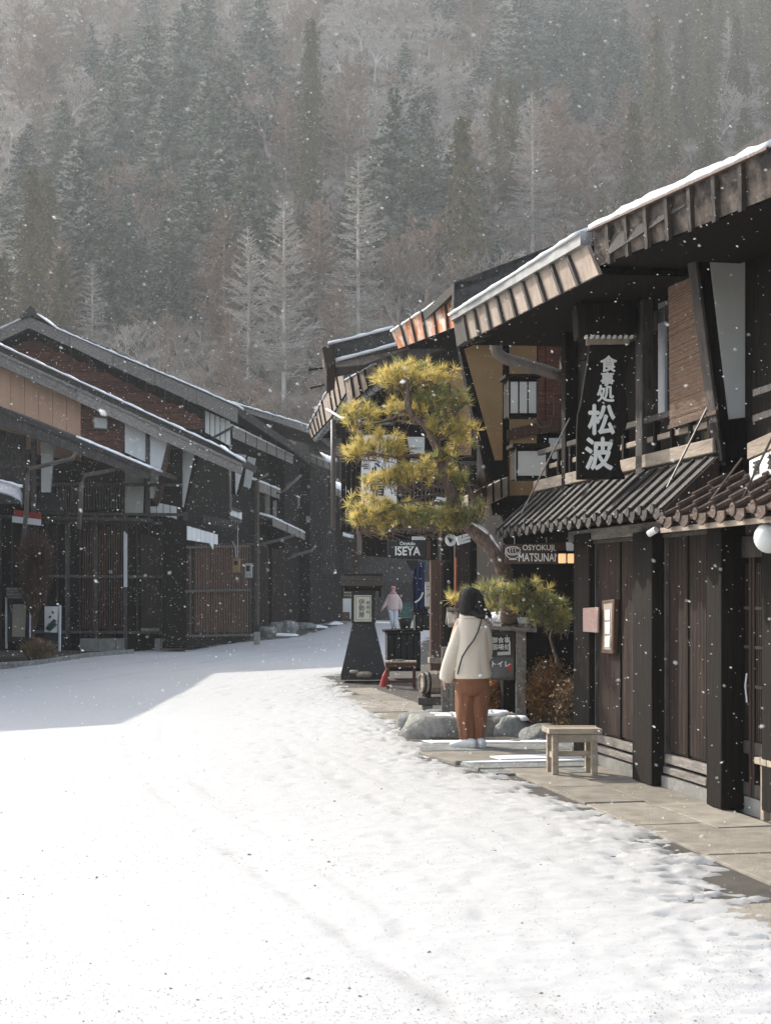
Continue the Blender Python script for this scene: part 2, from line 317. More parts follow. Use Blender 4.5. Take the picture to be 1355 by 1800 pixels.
M['trunk'] = mat('tree_trunk_bark', (0.16, 0.125, 0.10), (0.08, 0.06, 0.05), 3, (1, 1, 0.3), 0.95, 0)
def blade(mb, p, q, w):                           # tapering thin twig, two crossed faces
    d = (q-p); s = d.cross(Vector((0, 0, 1)));
    s = (s.normalized() if s.length > 1e-6 else Vector((1, 0, 0)))*w; t = d.cross(s).normalized()*w
    mb.add([p-s, p+s, q], [(0, 1, 2)]); mb.add([p-t, p+t, q], [(0, 1, 2)])
R = random.Random(3)
def conifer(name, label, h, r, foliage, snow, droop, cl, thin=1.0, power=0.85):
    root = thing(name, label, 'tree', (0, 0, 0))
    tr = MB().tube([(0, 0, -1), (0, 0, h*.5), (0, 0, h*.98)], [h*.016, h*.011, .03], 6); tr.build('trunk', M['trunk'], root)
    fo = MB(); sn = MB(); z = h*0.10
    while z < h*0.985:
        rr = (r*((1-z/h)**power)+0.12)*(1+.28*math.sin(z*1.7+h)*math.sin(z*.9+r)); nb = max(3, int(4.5+rr*1.6))
        for k in range(nb):
            a = 2*math.pi*(k/nb)+R.random()*2; L = rr*R.uniform(.6, 1.12); dz = -droop*L
            dirv = Vector((math.cos(a), math.sin(a), 0)); side = Vector((-dirv.y, dirv.x, 0))
            base = Vector((0, 0, z)); tip = base+dirv*L+Vector((0, 0, dz))
            ns = max(3, int(L/ (0.33*cl)))
            for j in range(ns):
                f = (j+.6)/ns; c = base.lerp(tip, f)+Vector((0, 0, 0.12*L*math.sin(f*3.1)))+Vector((R.gauss(0, .08), R.gauss(0, .08), R.gauss(0, .1)))
                wv = (0.25+0.35*(1-f))*cl*thin*(0.6+0.18*L)
                for sgn in (-1, 1):
                    e = c+side*sgn*wv*R.uniform(.7, 1.4)+dirv*R.uniform(0, .35)*cl+Vector((0, 0, -R.uniform(.05, .42)*cl*(.5+droop)))
                    b = c+Vector((0, 0, -R.uniform(.15, .45)*cl)) - dirv*.1
                    fo.add([c, e, b], [(0, 1, 2)])
                if R.random() < snow*(0.35+f):
                    c2 = c+Vector((0, 0, .06)); w2 = wv*R.uniform(.35, .85)
                    sn.add([c2-side*w2, c2+dirv*.45*cl+Vector((0, 0, .14)), c2+side*w2+Vector((0, 0, .03))], [(0, 1, 2)])
        z += R.uniform(.26, .42)*cl*(0.6+.02*h)
    fo.build('crown', foliage, root, kind='stuff')
    if sn.f: sn.build('snow_cover', M['tsnow'], root, kind='stuff')
    return root
def bare_conical(name, label, h, r, m, up, w, dens=1.0):
    root = thing(name, label, 'tree', (0, 0, 0)); tr = MB().tube([(0, 0, -1), (R.uniform(-.15, .15), 0, h*.5), (0, 0, h)], [h*.013, h*.009, .02], 5); tr.build('trunk', m, root)
    fo = MB(); z = h*.12
    while z < h*.98:
        rr = r*(1-(z/h))**.7*min(1, .45+z/h*1.6)+.15
        for k in range(R.choice((2, 3, 3, 4))):
            a = R.random()*6.283; L = rr*R.uniform(.55, 1.1); d = Vector((math.cos(a), math.sin(a), up*R.uniform(.5, 1.2)))
            p = Vector((0, 0, z)); d.z += .5*(z/h)-.25+R.gauss(0, .12); q = p+d*L; md_ = p.lerp(q, .5)-Vector((0, 0, .08*L)); blade(fo, p, md_, w*(.5+L*.2)); blade(fo, md_, q, w*(.35+L*.12))
            for j in range(int(L*5*dens)):
                f = R.uniform(.25, 1); c = p.lerp(q, f); s = d.cross(Vector((0, 0, 1))).normalized()*R.choice((-1, 1))
                blade(fo, c, c+(s*R.uniform(.4, 1)+d*.7+Vector((0, 0, R.uniform(-.3, .6)))).normalized()*R.uniform(.3, .95)*(.5+.2*L), w*.42)
        z += R.uniform(.16, .34)
    fo.build('crown', m, root, kind='stuff'); return root
def broadleaf(name, label, h, m, w, seed, spread=0.75):
    rr = random.Random(seed); root = thing(name, label, 'tree', (0, 0, 0)); tr = MB(); fo = MB()
    def grow(p, d, L, rad, lev):
        q = p+d*L
        if lev < 2: tr.tube([p, p.lerp(q, .5)+Vector((rr.gauss(0, .05), rr.gauss(0, .05), 0))*L*.5, q], [rad, rad*.8, rad*.62], 5, cap=False)
        else: blade(fo, p, q, max(rad, w*.5))
        if lev >= 7: return
        for k in range(3 if lev < 2 else rr.choice((2, 3))):
            a = rr.random()*6.283; s = Vector((math.cos(a), math.sin(a), 0)); nd = (d+s*spread*rr.uniform(.5, 1.1)+Vector((0, 0, .14))).normalized()
            grow(q if k else p.lerp(q, rr.uniform(.7, 1)), nd, L*rr.uniform(.6, .86), rad*.58, lev+1)
    grow(Vector((0, 0, -.5)), Vector((rr.gauss(0, .06), rr.gauss(0, .06), 1)).normalized(), h*.27, h*.02, 0)
    tr.build('trunk', m, root); fo.build('crown', m, root, kind='stuff'); return root
PROT = {
 'spruce': [conifer('spruce_tree', '', 15, 5.9, M['spruce'], .75, .22, 1.3, .8), conifer('spruce_tree', '', 17, 6.4, M['spruce'], 1.0, .12, 1.4, .7, 1.0), conifer('spruce_tree', '', 12, 5.0, M['spruce'], .45, .35, 1.15, .8, .7)],
 'cedar': [conifer('cedar_tree', '', 19, 2.9, M['cedar'], .015, .9, 1.35, .9, .6), conifer('cedar_tree', '', 16, 2.5, M['cedar'], .05, 1.1, 1.25, .9, .6)],
 'larch': [bare_conical('larch_tree', '', 15, 4.2, M['larch'], .35, .085, 2.2), bare_conical('larch_tree', '', 12, 3.8, M['larch'], .45, .08, 2.4)],
 'rime': [bare_conical('frosted_larch_tree', '', 18, 3.9, M['rime'], .12, .085, 1.6), bare_conical('frosted_larch_tree', '', 14, 3.6, M['rime'], .35, .08, 1.6)],
 'bare': [broadleaf('bare_tree', '', 13, M['bare'], .075, 5, .85), broadleaf('bare_tree', '', 11, M['larch'], .08, 9, 1.0)],
 'rbare': [broadleaf('frosted_bare_tree', '', 12, M['rime'], .08, 21, .9)],
}
KIND_TXT = {'spruce': ('dark green spruce', 'snow on its branches'), 'cedar': ('olive brown cedar', 'drooping foliage'), 'larch': ('bare reddish brown larch', 'fine twigs'),
            'rime': ('bare pale larch', 'frosted branches'), 'bare': ('leafless brown tree', 'a spreading crown'), 'rbare': ('leafless pale tree', 'frosted spreading branches')}
GRP = {'spruce': 'spruces on the hillside', 'cedar': 'cedars on the hillside', 'larch': 'brown larches on the hillside', 'rime': 'pale frosted larches on the hillside', 'bare': 'bare brown trees on the hillside', 'rbare': 'pale bare trees on the hillside'}
# where each kind stands, read from the hillside: (px, py, radius x, radius y, kind, weight)
ZON = [(90, 110, 110, 90, 'larch', 3), (290, 180, 110, 130, 'spruce', 4), (60, 300, 70, 90, 'spruce', 2), (180, 330, 200, 120, 'spruce', 2.5), (200, 430, 200, 70, 'spruce', 3), (60, 470, 80, 80, 'cedar', 2),
       (450, 60, 150, 80, 'bare', 1.6), (450, 120, 90, 90, 'spruce', 1.5), (630, 80, 120, 110, 'rbare', 2.4), (430, 260, 110, 80, 'spruce', 1.6), (520, 280, 60, 90, 'cedar', 3), (400, 420, 90, 60, 'larch', 2.0), (300, 440, 110, 120, 'bare', 1.3), (200, 560, 110, 40, 'rbare', 3),
       (720, 200, 60, 120, 'spruce', 3), (700, 320, 100, 80, 'spruce', 3), (800, 250, 90, 130, 'rime', 1.2), (760, 420, 130, 60, 'larch', 2.6), (850, 420, 40, 110, 'cedar', 2.2), (930, 60, 80, 90, 'spruce', 3.5), (1050, 90, 90, 110, 'spruce', 3), (1000, 250, 120, 60, 'larch', 2),
       (1060, 280, 45, 140, 'cedar', 3.4), (900, 350, 70, 110, 'cedar', 1.8), (1110, 310, 70, 60, 'larch', 2.4), (1030, 380, 80, 60, 'bare', 2), (1170, 180, 40, 160, 'cedar', 2), (1270, 150, 110, 220, 'cedar', 5), (1190, 330, 80, 70, 'larch', 1.2), (640, 520, 160, 110, 'bare', 1.6), (420, 560, 110, 90, 'larch', 1.4), (560, 420, 90, 70, 'larch', 1.6), (0, 420, 60, 60, 'cedar', 1.5)]
def where_txt(px, py):
    h = ['far left', 'left', 'left of centre', 'centre', 'right of centre', 'right', 'far right'][min(6, max(0, int(px/1355*7)))]
    v = 'near the foot of the hill' if py > 560 else 'low on the hillside' if py > 430 else 'halfway up the hillside' if py > 280 else 'high on the hillside' if py > 130 else 'highest up the hillside'
    return h, v
LMX = [(12, 'left picture edge'), (52, 'ridge ornament'), (110, 'peach siding'), (178, 'small gable window'), (240, 'white gable panel'), (320, 'grey wing panel'), (380, 'left shoji strip'), (436, 'grey meter box'), (500, 'far left eaves'), (555, 'wall planter'),
       (637, 'tapered sign stand'), (700, 'walking person'), (740, 'pine top'), (800, 'round white sign'), (850, 'ochre wing wall'), (918, 'box lanterns'), (975, 'bowl sign'), (1057, 'hanging sign'), (1125, 'balcony post'), (1210, 'reed blind'), (1280, 'big plaster panel'), (1345, 'globe lamp')]
LMY = [(-40, 'at the top edge'), (20, 'topmost on the hill'), (80, 'very high uphill'), (140, 'high uphill'), (200, 'fairly high uphill'), (260, 'above mid slope'), (320, 'at mid slope'), (380, 'below mid slope'), (440, 'fairly low'), (510, 'low on the hill'), (9999, 'at the hill foot')]
SHORT = {'spruce': 'snowy green spruce', 'cedar': 'olive brown cedar', 'larch': 'bare reddish larch', 'rime': 'pale frosted larch', 'bare': 'leafless brown tree', 'rbare': 'pale leafless tree'}
def tree_label(kind, k, px, py, sc):
    lx, nm = min(LMX, key=lambda t: abs(t[0]-px)); b = next(t for y, t in LMY if py < y); dx = px-lx
    rel = 'straight above' if abs(dx) < 9 else 'just right above' if dx > 0 else 'just left above'
    z = 'tall' if sc > 1.0 else 'small' if sc < .75 else 'middling'
    return '%s %s, %s, %s the %s' % (z, SHORT[kind], b, rel, nm)
placed = []; first_used = {}; USED = {}
def put_tree(kind, x, y, sc, rz):
    i = R.randrange(len(PROT[kind])); pr = PROT[kind][i]; z = float(hill_z(np.array([x]), np.array([y]))[0])
    px = CX+x/y*F; py = HY-(z+7-EYE)/y*F
    h, v = where_txt(px, py); k, s = KIND_TXT[kind]
    lab = tree_label(kind, k, px, py, sc)
    if lab in USED: return False
    USED[lab] = 1
    if (kind, i) not in first_used:
        first_used[(kind, i)] = 1; o = pr; o.location = (x, y, z); o.rotation_euler = (0, 0, rz); o.scale = (sc, sc, sc); o['label'] = lab; o['group'] = GRP[kind]
    else: copy_thing(pr, (x, y, z), lab, rz, (sc, sc, sc), GRP[kind])
    return True
# heroes: the pale larches above the left roofs
for px, d, kind, sc in [(499, 126, 'rime', 1.22), (436, 129, 'rime', .95), (630, 133, 'rime', 1.0), (560, 138, 'larch', 1.0), (700, 131, 'bare', 1.2), (225, 118, 'rbare', .85), (165, 121, 'rbare', .8), (290, 124, 'bare', .9),
                        (395, 133, 'larch', .95), (760, 128, 'rbare', .9), (590, 126, 'larch', .85), (350, 119, 'bare', .9), (60, 118, 'bare', .9), (530, 120, 'bare', .8), (660, 122, 'larch', .8), (5, 125, 'cedar', .9), (110, 128, 'cedar', .8)]:
    put_tree(kind, (px-CX)/F*d, d, sc, R.random()*6)
    placed.append(((px-CX)/F*d, d))
tries = 0
while tries < 5200 and len(placed) < 760:
    tries += 1; d = 106+(345-106)*R.random()**.95; x = R.uniform(-.29, .29)*d
    md = 3.6+ .0085*d
    if any((x-a)**2+(d-b)**2 < md*md for a, b in placed[-640:]): continue
    z = float(hill_z(np.array([x]), np.array([d]))[0]); px = CX+x/d*F; py = HY-(z+8-EYE)/d*F
    if py < -130: continue
    wts = {'spruce': .06, 'cedar': .06, 'larch': .45, 'rime': .09, 'bare': 1.0, 'rbare': .45}
    for (cx, cy, rx, ry, k, w) in ZON:
        q = ((px-cx)/rx)**2+((py-cy)/ry)**2; wts[k] += w*math.exp(-q*1.1)*1.6
    ks = list(wts); kind = R.choices(ks, [wts[k]**1.35 for k in ks])[0]
    kk = put_tree(kind, x, d, R.uniform(.55, 1.15)*(.8 if d < 125 and kind in ('spruce', 'cedar') else 1), R.random()*6)
    if kk: placed.append((x, d))

# brushwood between the trees
for nm, mk, cnt, w_, hh in (('undergrowth', 'bare', 7000, .035, 1.6), ('undergrowth', 'larch', 6000, .035, 1.8), ('frosted_undergrowth', 'rime', 6000, .03, 1.3), ('evergreen_undergrowth', 'spruce', 3500, .22, 1.0)):
    ub = MB(); dd = 102+(345-102)*RNG.random(cnt)**.9; xx = RNG.uniform(-.3, .3, cnt)*dd; zz = hill_z(xx, dd)
    for x_, y_, z_ in zip(xx, dd, zz):
        p = Vector((x_, y_, z_-.1))
        for j in range(4):
            q = p+Vector((R.gauss(0, .6), R.gauss(0, .6), R.uniform(.5, 1.3)))*hh; s = Vector((R.gauss(0, 1), R.gauss(0, 1), .3)).normalized()*w_; ub.add([p-s, p+s, q], [(0, 1, 2)])
            if mk != 'spruce': c_ = p.lerp(q, .5); ub.add([c_-s*.6, c_+s*.6, c_+Vector((R.gauss(0, .5), R.gauss(0, .4), R.uniform(.1, .7)))*hh*.7], [(0, 1, 2)])
    ub.build(nm, M[mk], kind='stuff')

# ------------------------------------------------------------------ helpers for the wooden houses
def fascia(T, A, B, A2, B2, n, m, thick=0.03, batten=0.05, snow=0.03, bm=None, jit=0.004, frame=True):
    """boards between A..B (top edge) and A2..B2 (bottom edge), parted by n battens"""
    A, B, A2, B2 = map(Vector, (A, B, A2, B2)); nrm = (B-A).cross(A2-A).normalized()
    if nrm.dot(Vector((0, 0, EYE))-A) < 0: nrm = -nrm
    L = (B-A).length; e = 0.004/L
    for i in range(n):
        f0, f1 = i/n, (i+1)/n-e
        j = R.uniform(0, jit)
        MB().prism([A.lerp(B, f0)+nrm*j, A.lerp(B, f1)+nrm*j, A2.lerp(B2, f1)+nrm*j, A2.lerp(B2, f0)+nrm*j], -nrm*thick).build('fascia_board', m, T)
        if i:
            w = batten/2/L
            up = (A-A2).normalized()*0.015
            MB().prism([A.lerp(B, f0-w)+nrm*.03+up, A.lerp(B, f0+w)+nrm*.03+up, A2.lerp(B2, f0+w)+nrm*.03-up, A2.lerp(B2, f0-w)+nrm*.03-up], -nrm*.028).build('batten', bm or M['greyd'], T)
    return nrm
def snow_edge(T, A, B, back, h, lip=0.03, seg=None, front=Vector((0, 0, 0)), name='roof_snow'):    # uneven strip of snow lying on a roof edge
    A, B, back = map(Vector, (A, B, back)); L = (B-A).length; n = seg or max(4, int(L/.12)); rings = []
    for i in range(n+1):
        p = A.lerp(B, i/n)+front; hh = h*R.uniform(.55, 1.25); l2 = lip*R.uniform(.3, 1.2); bn = back.normalized()
        rings.append([p-bn*l2+Vector((0, 0, -.012)), p-bn*l2*1.1+Vector((0, 0, hh*.6)), p+bn*.04+Vector((0, 0, hh)), p+back+Vector((0, 0, hh)), p+back+Vector((0, 0, -.02))])
    return MB().loft(rings).build(name, M['roofsnow'], T, smooth=True)
def slats(T, pl, a0, a1, z0, z1, t, w, gap, dep, m, name='lattice_slat', parent=None):
    mb = MB(); a = a0
    while a+w <= a1+1e-6:
        mb.par(pl.at(a, t, z0), pl.u*w, pl.n*dep, Vector((0, 0, z1-z0))); a += w+gap
    return mb.build(name, m, parent or T, kind='stuff')
def pbox(T, pl, a0, a1, t0, t1, z0, z1, name, m, bevel=0, parent=None, label=None):
    return MB().par(pl.at(a0, t0, z0), pl.u*(a1-a0), pl.n*(t1-t0), Vector((0, 0, z1-z0))).build(name, m, parent or T, bevel=bevel, label=label)
def aof(pl, px, t=0.0):
    p = pl.hit(px, HY, t); return (p-pl.p).dot(pl.u)
def text(T, s, o, xd, size, m, ext=0.004, bold=0.0, name='lettering', label=None, up=Vector((0, 0, 1)), align='CENTER', squash=1.0):
    cu = bpy.data.curves.new(name, 'FONT'); cu.body = s; cu.size = 1; cu.extrude = ext/size; cu.offset = 0; cu.align_x = align; cu.align_y = 'CENTER'; cu.resolution_u = 3
    ob = bpy.data.objects.new(name, cu); COL.objects.link(ob)
    me = bpy.data.meshes.new_from_object(ob.evaluated_get(bpy.context.evaluated_depsgraph_get())); bpy.data.objects.remove(ob)
    xd = Vector(xd).normalized(); up = Vector(up).normalized(); nn = xd.cross(up)
    root = T
    while root.parent: root = root.parent
    mt = Matrix((( *(xd*size*squash), 0), (*(up*size), 0), (*(nn*size), 0), (0, 0, 0, 1))).transposed()
    mt.translation = Vector(o)-root.location
    if bold > 0.005:
        n0 = len(me.vertices); vs = [v.co.copy() for v in me.vertices]; fs = [tuple(p.vertices) for p in me.polygons]; V2, F2 = [], []
        for q, (dx, dy) in enumerate(((0, 0), (bold, 0), (-bold, 0), (0, bold), (0, -bold))):
            V2 += [(v.x+dx, v.y+dy, v.z-q*.0006) for v in vs]; F2 += [tuple(i+q*n0 for i in f) for f in fs]
        me = bpy.data.meshes.new(name); me.from_pydata(V2, [], F2)
    me.transform(mt); me.materials.clear(); me.materials.append(m)
    me.name = name; x = bpy.data.objects.new(name, me); COL.objects.link(x); x.parent = T
    if label: x['label'] = label
    return x

# ================================================================== RIGHT SIDE
RF = VPlane((2.44, 10.5), -11.5)                       # street front of the restaurant
RG = VPlane((2.44, 10.5), 78.5)                        # party wall between the two nearest houses
Zv = Vector((0, 0, 1))
def roofbody(T, pl, a0, a1, te, ze, pitch, depth, m, th=0.12, name='roof'):
    """thick single slope rising from the eave (te, ze) away from the street, and its back slope"""
    p0 = pl.at(a0, te, ze); r = -pl.n*depth+Vector((0, 0, depth*math.tan(math.radians(pitch)))); top = p0+r
    b = top-pl.n*depth-Vector((0, 0, depth*math.tan(math.radians(pitch))))
    MB().prism([p0, top, b, b-Zv*th, top-Zv*th, p0-Zv*th], pl.u*(a1-a0)).build(name, m, T)

# --- nearest house (dark fascia, lattice doors)
T0 = thing('wooden_house', 'nearest dark townhouse at the right edge with tarred roof edge and lattice doors', 'house', tuple(RF.at(-2, 0, 0)), 'old wooden townhouses along the street')
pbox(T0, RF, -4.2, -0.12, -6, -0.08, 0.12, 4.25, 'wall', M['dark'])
pbox(T0, RF, -4.2, -0.06, -.5, -0.02, 0.0, 0.12, 'plinth', M['plinth'])
roofbody(T0, RF, -4.2, 0.02, .90, 4.02, 18, 5.2, M['roofs'])
A = RG.hit(1041, 404, 0.0); 
fA, fB = RF.hit(1358, 262, .93), RF.hit(1041, 406, .93)
fA2, fB2 = RF.hit(1358, 345, .84), RF.hit(1046, 470, .84)
fascia(T0, fA, fB, fA2, fB2, 8, M['fasc0'])
snow_edge(T0, fA+Zv*.03, fB+Zv*.03, -RF.n*.35+Zv*.14, .045)
MB().tube([fA+RF.n*.03, fB+RF.n*.03], .012, 5).build('copper_edge', M['brown'], T0)
MB().prism([fA2-RF.n*.03, fB2-RF.n*.03, fB2-RF.n*.9-Zv*.0, fA2-RF.n*.9-Zv*.0], Zv*.04).build('soffit', M['dark'], T0)
wg = slab(T0, 'wing_wall', RG, [(1211, 402), (1345, 352), (1345, 790), (1262, 770)], .02, .10, M['dark'])
slab(T0, 'plaster_panel', RG, [(1240, 392), (1318, 362), (1314, 733), (1281, 737)], .035, .02, M['plaster'], label='grey white plaster panel tapering to its foot')
slab(T0, 'wing_wall_edge', RG, [(1213, 400), (1219, 398), (1268, 766), (1263, 768)], .05, .14, M['greyd'], bevel=.004)
slab(T0, 'bracket', RG, [(1261, 738), (1322, 736), (1322, 800), (1270, 812)], .07, .16, M['dark'], bevel=.01)
slab(T0, 'upper_post', RG, [(1318, 340), (1334, 340), (1334, 840), (1318, 840)], .12, .12, M['dark'], bevel=.006)
slab(T0, 'downpipe', RG, [(1351, 440), (1356, 440), (1356, 672), (1351, 672)], .45, .03, M['orange'], label='orange red vertical strip by the upper window')
for y0, y1 in ((683, 697), (732, 742)):
    p, q = RF.hit(1322, y1, .12), RF.hit(1358, y1-12, .12); MB().par(p, q-p, -RF.n*.05, Zv*.045).build('balcony_rail', M['greyd'], T0)
p, q = RF.hit(1312, 808, .14), RF.hit(1362, 786, .14); MB().par(p, q-p, -RF.n*.06, Zv*.11).build('beam', M['beige'], T0, bevel=.004)
sg = thing('signboard', 'white signboard above the tiled porch roof at the right edge', 'sign', tuple(RF.at(-1.2, .2, 2.2)))
p, q = RF.hit(1316, 850, .22), RF.hit(1368, 828, .22); MB().par(p, q-p, -RF.n*.04, Zv*.15).build('board', M['white'], sg, bevel=.003)
for s_, f in (('酒', .25), ('茶', .75)):
    c = p.lerp(q, f)+Zv*.075+RF.n*.004; text(sg, s_, c, p-q if (p-q).x > 0 else q-p, .10, M['ink'], .002, .02)
# door front
pbox(T0, RF, aof(RF, 1285, .06)-.03, aof(RF, 1243, .14), -.05, .15, .03, 2.05, 'post', M['dark'], .006)
a_l, a_r = aof(RF, 1289, .0), aof(RF, 1362, .0)
amid = aof(RF, 1317, .0)
for (b0, b1) in ((amid+.01, a_l), (a_r, amid-.01)):
    dr = pbox(T0, RF, b0, b1, -.075, -.045, .13, 1.78, 'door', M['dark'])
    slats(T0, RF, b0+.03, b1-.03, .52, 1.74, -.045, .013, .014, .018, M['darkb'], parent=dr)
    for zz in (.88, 1.15, 1.42): pbox(T0, RF, b0+.02, b1-.02, -.03, -.018, zz, zz+.022, 'door_rail', M['greyd'], parent=dr)
    for zz, hh in ((.13, .09), (.42, .09)): pbox(T0, RF, b0+.01, b1-.01, -.045, -.015, zz, zz+hh, 'door_rail', M['greyd'], .004, parent=dr)
    for e in (b0, b1-.03): pbox(T0, RF, e, e+.03, -.045, -.012, .13, 1.78, 'door_stile', M['darkb'], .003, parent=dr)
pbox(T0, RF, a_r, a_l, -.08, .0, 1.78, 1.93, 'lintel', M['greyd'], .005)
pbox(T0, RF, a_r, a_l, -.08, -.03, 1.93, 2.3, 'transom_board', M['greyd'], .004)
pbox(T0, RF, -4.2, a_r, -.08, .10, .1, 2.2, 'post', M['dark'], .006)
MB().tube([RF.at(aof(RF, 1313)+0, .01, z) + RF.u*(.012*math.sin(z*30)) for z in np.linspace(.78, .98, 7)], .006, 5).build('door_handle', M['white'], T0)
# porch roof of tiles
def tiled_pent(T, pl, a0, a1, tw, zw, te, ze, n, m, roll=.032, rows=3, endr=.055):
    ex = (pl.at(0, te, ze)-pl.at(0, tw, zw)); sl_ = ex.normalized(); up = pl.u.cross(sl_).normalized()
    if up.z < 0: up = -up
    MB().prism([pl.at(a0, tw, zw)-up*.02, pl.at(a0, te, ze)-up*.02, pl.at(a0, te, ze)-up*.06, pl.at(a0, tw, zw)-up*.10], pl.u*(a1-a0)).build('porch_roof_deck', M['dark'], T)
    st = (a1-a0)/n
    for i in range(n):
        a = a0+st*(i+.5); mb = MB()
        for r_ in range(rows):
            f0, f1 = r_/rows, (r_+1)/rows; P, Q = pl.at(a, tw, zw)+ex*f0, pl.at(a, tw, zw)+ex*(f1+.02)
            lift = .016
            mb.tube([P+up*(roll*.6-.0), Q+up*(roll*.6+lift)], [roll, roll*1.08], 8)
            mb.prism([P-pl.u*st*.5, Q-pl.u*st*.5+up*lift, Q+pl.u*st*.5+up*lift, P+pl.u*st*.5], -up*.018)
        # hanging scalloped end
        E = pl.at(a, te, ze)+up*(roll*.6+.01); pts = []
        for k in range(13):
            an = math.pi*2*k/12; pts.append(E+(pl.u*math.cos(an)*endr+Zv*math.sin(an)*endr))
        mb.prism(pts[:-1], pl.n*.02)
        pts = [E-pl.u*st*.02-Zv*.0, E-pl.u*st*.55-Zv*.0]+[E+pl.u*(-st*.55+st*.53*k/6)-Zv*(.045+.035*math.sin(math.pi*k/6)) for k in range(7)]
        mb.prism(pts, pl.n*.012)
        mb.build('roof_tile', m, T, smooth=False)
tiled_pent(T0, RF, -2.6, -.06, .10, 2.33, .56, 2.03, 9, M['tilebr'], .028, 4, .042)
p, q = RF.at(-2.6, .54, 1.955), RF.at(-.04, .54, 1.955); MB().par(p, q-p, -RF.n*.03, Zv*.035).build('eave_board', M['beige'], T0)
MB().tube([RF.at(-.02, .56, 1.98), RF.at(.04, .59, 1.95)], .024, 8).build('gutter_end', M['white'], T0)
# round white lantern lamp by the door
lp = thing('globe_lamp', 'round white globe lamp hanging under the tiled porch at the right edge', 'lamp', tuple(RF.hit(1345, 945, .5)))
c = RF.hit(1352, 945, .45); mb = MB(); nr = 12
rings = [[c+Vector((math.cos(2*math.pi*k/16)*math.sin(math.pi*(i+.01)/nr), math.sin(2*math.pi*k/16)*math.sin(math.pi*(i+.01)/nr), math.cos(math.pi*(i+.01)/nr)))*.095*1.0-c*0 if False else c+Vector((math.cos(2*math.pi*k/16)*math.sin(math.pi*(i+.01)/nr), math.sin(2*math.pi*k/16)*math.sin(math.pi*(i+.01)/nr), math.cos(math.pi*(i+.01)/nr)))*.095 for k in range(16)] for i in range(nr+1)]
MB().loft(rings).build('shade', M['white'], lp, smooth=True)
MB().tube([c+Zv*.09, c+Zv*.12], .05, 10).build('cap', M['dark'], lp); MB().tube([c+Zv*.12, c+Zv*.3], .008, 5).build('stem', M['dark'], lp)
# stool right at the frame edge
def stool(name, label, o, ux, uy, wx, wy, h, m, leg=.05, group=None):
    T = thing(name, label, 'stool', tuple(o), group); o = Vector(o); ux = Vector(ux).normalized(); uy = Vector(uy).normalized()
    for k in range(3):
        MB().par(o+uy*(wy*k/3+.002)+Zv*(h-.045), ux*wx, uy*(wy/3-.005), Zv*(.045+R.uniform(-.002, .002))).build('seat_plank', m, T, bevel=.004)
    for sx in (0, 1):
        for sy in (0, 1):
            b = o+ux*(.035+sx*(wx-.07-leg))+uy*(.02+sy*(wy-.04-leg)); MB().par(b, ux*leg, uy*leg, Zv*(h-.047)).build('leg', m, T, bevel=.004)
    for sy in (0, 1):
        b = o+ux*.04+uy*(.03+sy*(wy-.04-leg))+Zv*(h-.115); MB().par(b, ux*(wx-.08), uy*.025, Zv*.065).build('apron', m, T)
    for sx in (0, 1):
        b = o+ux*(.05+sx*(wx-.07-leg))+uy*.04+Zv*.13; MB().par(b, ux*.025, uy*(wy-.08), Zv*.045).build('stretcher', m, T)
    MB().par(o+ux*.06+uy*(wy*.5-.02)+Zv*.14, ux*(wx-.12), uy*.03, Zv*.045).build('stretcher', m, T)
    return T
stool('wooden_stool', 'weathered pale wooden stool beside the corner post of the nearest dark wall', (1.352, 12.25, 0.02), (1, .02, 0), (-.1, 1, 0), .445, .30, .385, M['bench'])
stool('wooden_stool', 'wooden stool cut by the right edge, in front of the lattice doors', (2.515, 9.62, 0.02), (1, .02, 0), (-.2, 1, 0), .40, .28, .42, M['bench'])

# --- restaurant house
T1 = thing('wooden_house', 'dark wooden restaurant house with ribbed ground floor wall, balcony and long hanging sign', 'house', tuple(RF.at(2, 0, 0)), 'old wooden townhouses along the street')
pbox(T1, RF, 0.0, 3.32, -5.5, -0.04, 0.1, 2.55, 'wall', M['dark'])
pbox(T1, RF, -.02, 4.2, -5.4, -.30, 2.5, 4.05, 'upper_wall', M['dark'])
pbox(T1, RF, 0.02, 3.35, -.4, .05, 0.0, .10, 'plinth', M['plinth'])
roofbody(T1, RF, .06, 4.25, .86, 4.20, 20, 5.0, M['roofs'])
gA, gB = RF.hit(1031, 431, .90), RF.hit(800, 565, .90); gA2, gB2 = RF.hit(1052, 482, .86), RF.hit(806, 606, .86)
fascia(T1, gA, gB, gA2, gB2, 10, M['fasc1'])
gA3 = gA+Zv*.10+RF.n*.05; gB3 = gB+Zv*.07+RF.n*.05
MB().prism([gA3, gB3, gB+RF.n*.05, gA+RF.n*.05], -RF.n*.12).build('metal_edge', M['metal'], T1)
snow_edge(T1, gA3, gB3, -RF.n*.3+Zv*.1, .022)
MB().prism([gB2-Zv*.02+RF.n*.02, gB2-Zv*.02+RF.n*.02-RF.u*.42, gB+RF.n*.02-RF.u*.42, gB+RF.n*.02], -RF.n*.07).build('end_board', M['greyd'], T1)
MB().prism([gA2-RF.n*.03, gB2-RF.n*.03, gB2-RF.n*1.1+Zv*.02, gA2-RF.n*1.1+Zv*.02], Zv*.04).build('soffit', M['dark'], T1)
for a in np.arange(.25, 4.2, .42): MB().par(RF.at(a, .82, 3.93), RF.u*.06, -RF.n*1.1+Zv*.30, Zv*.08).build('rafter', M['greyd'], T1)
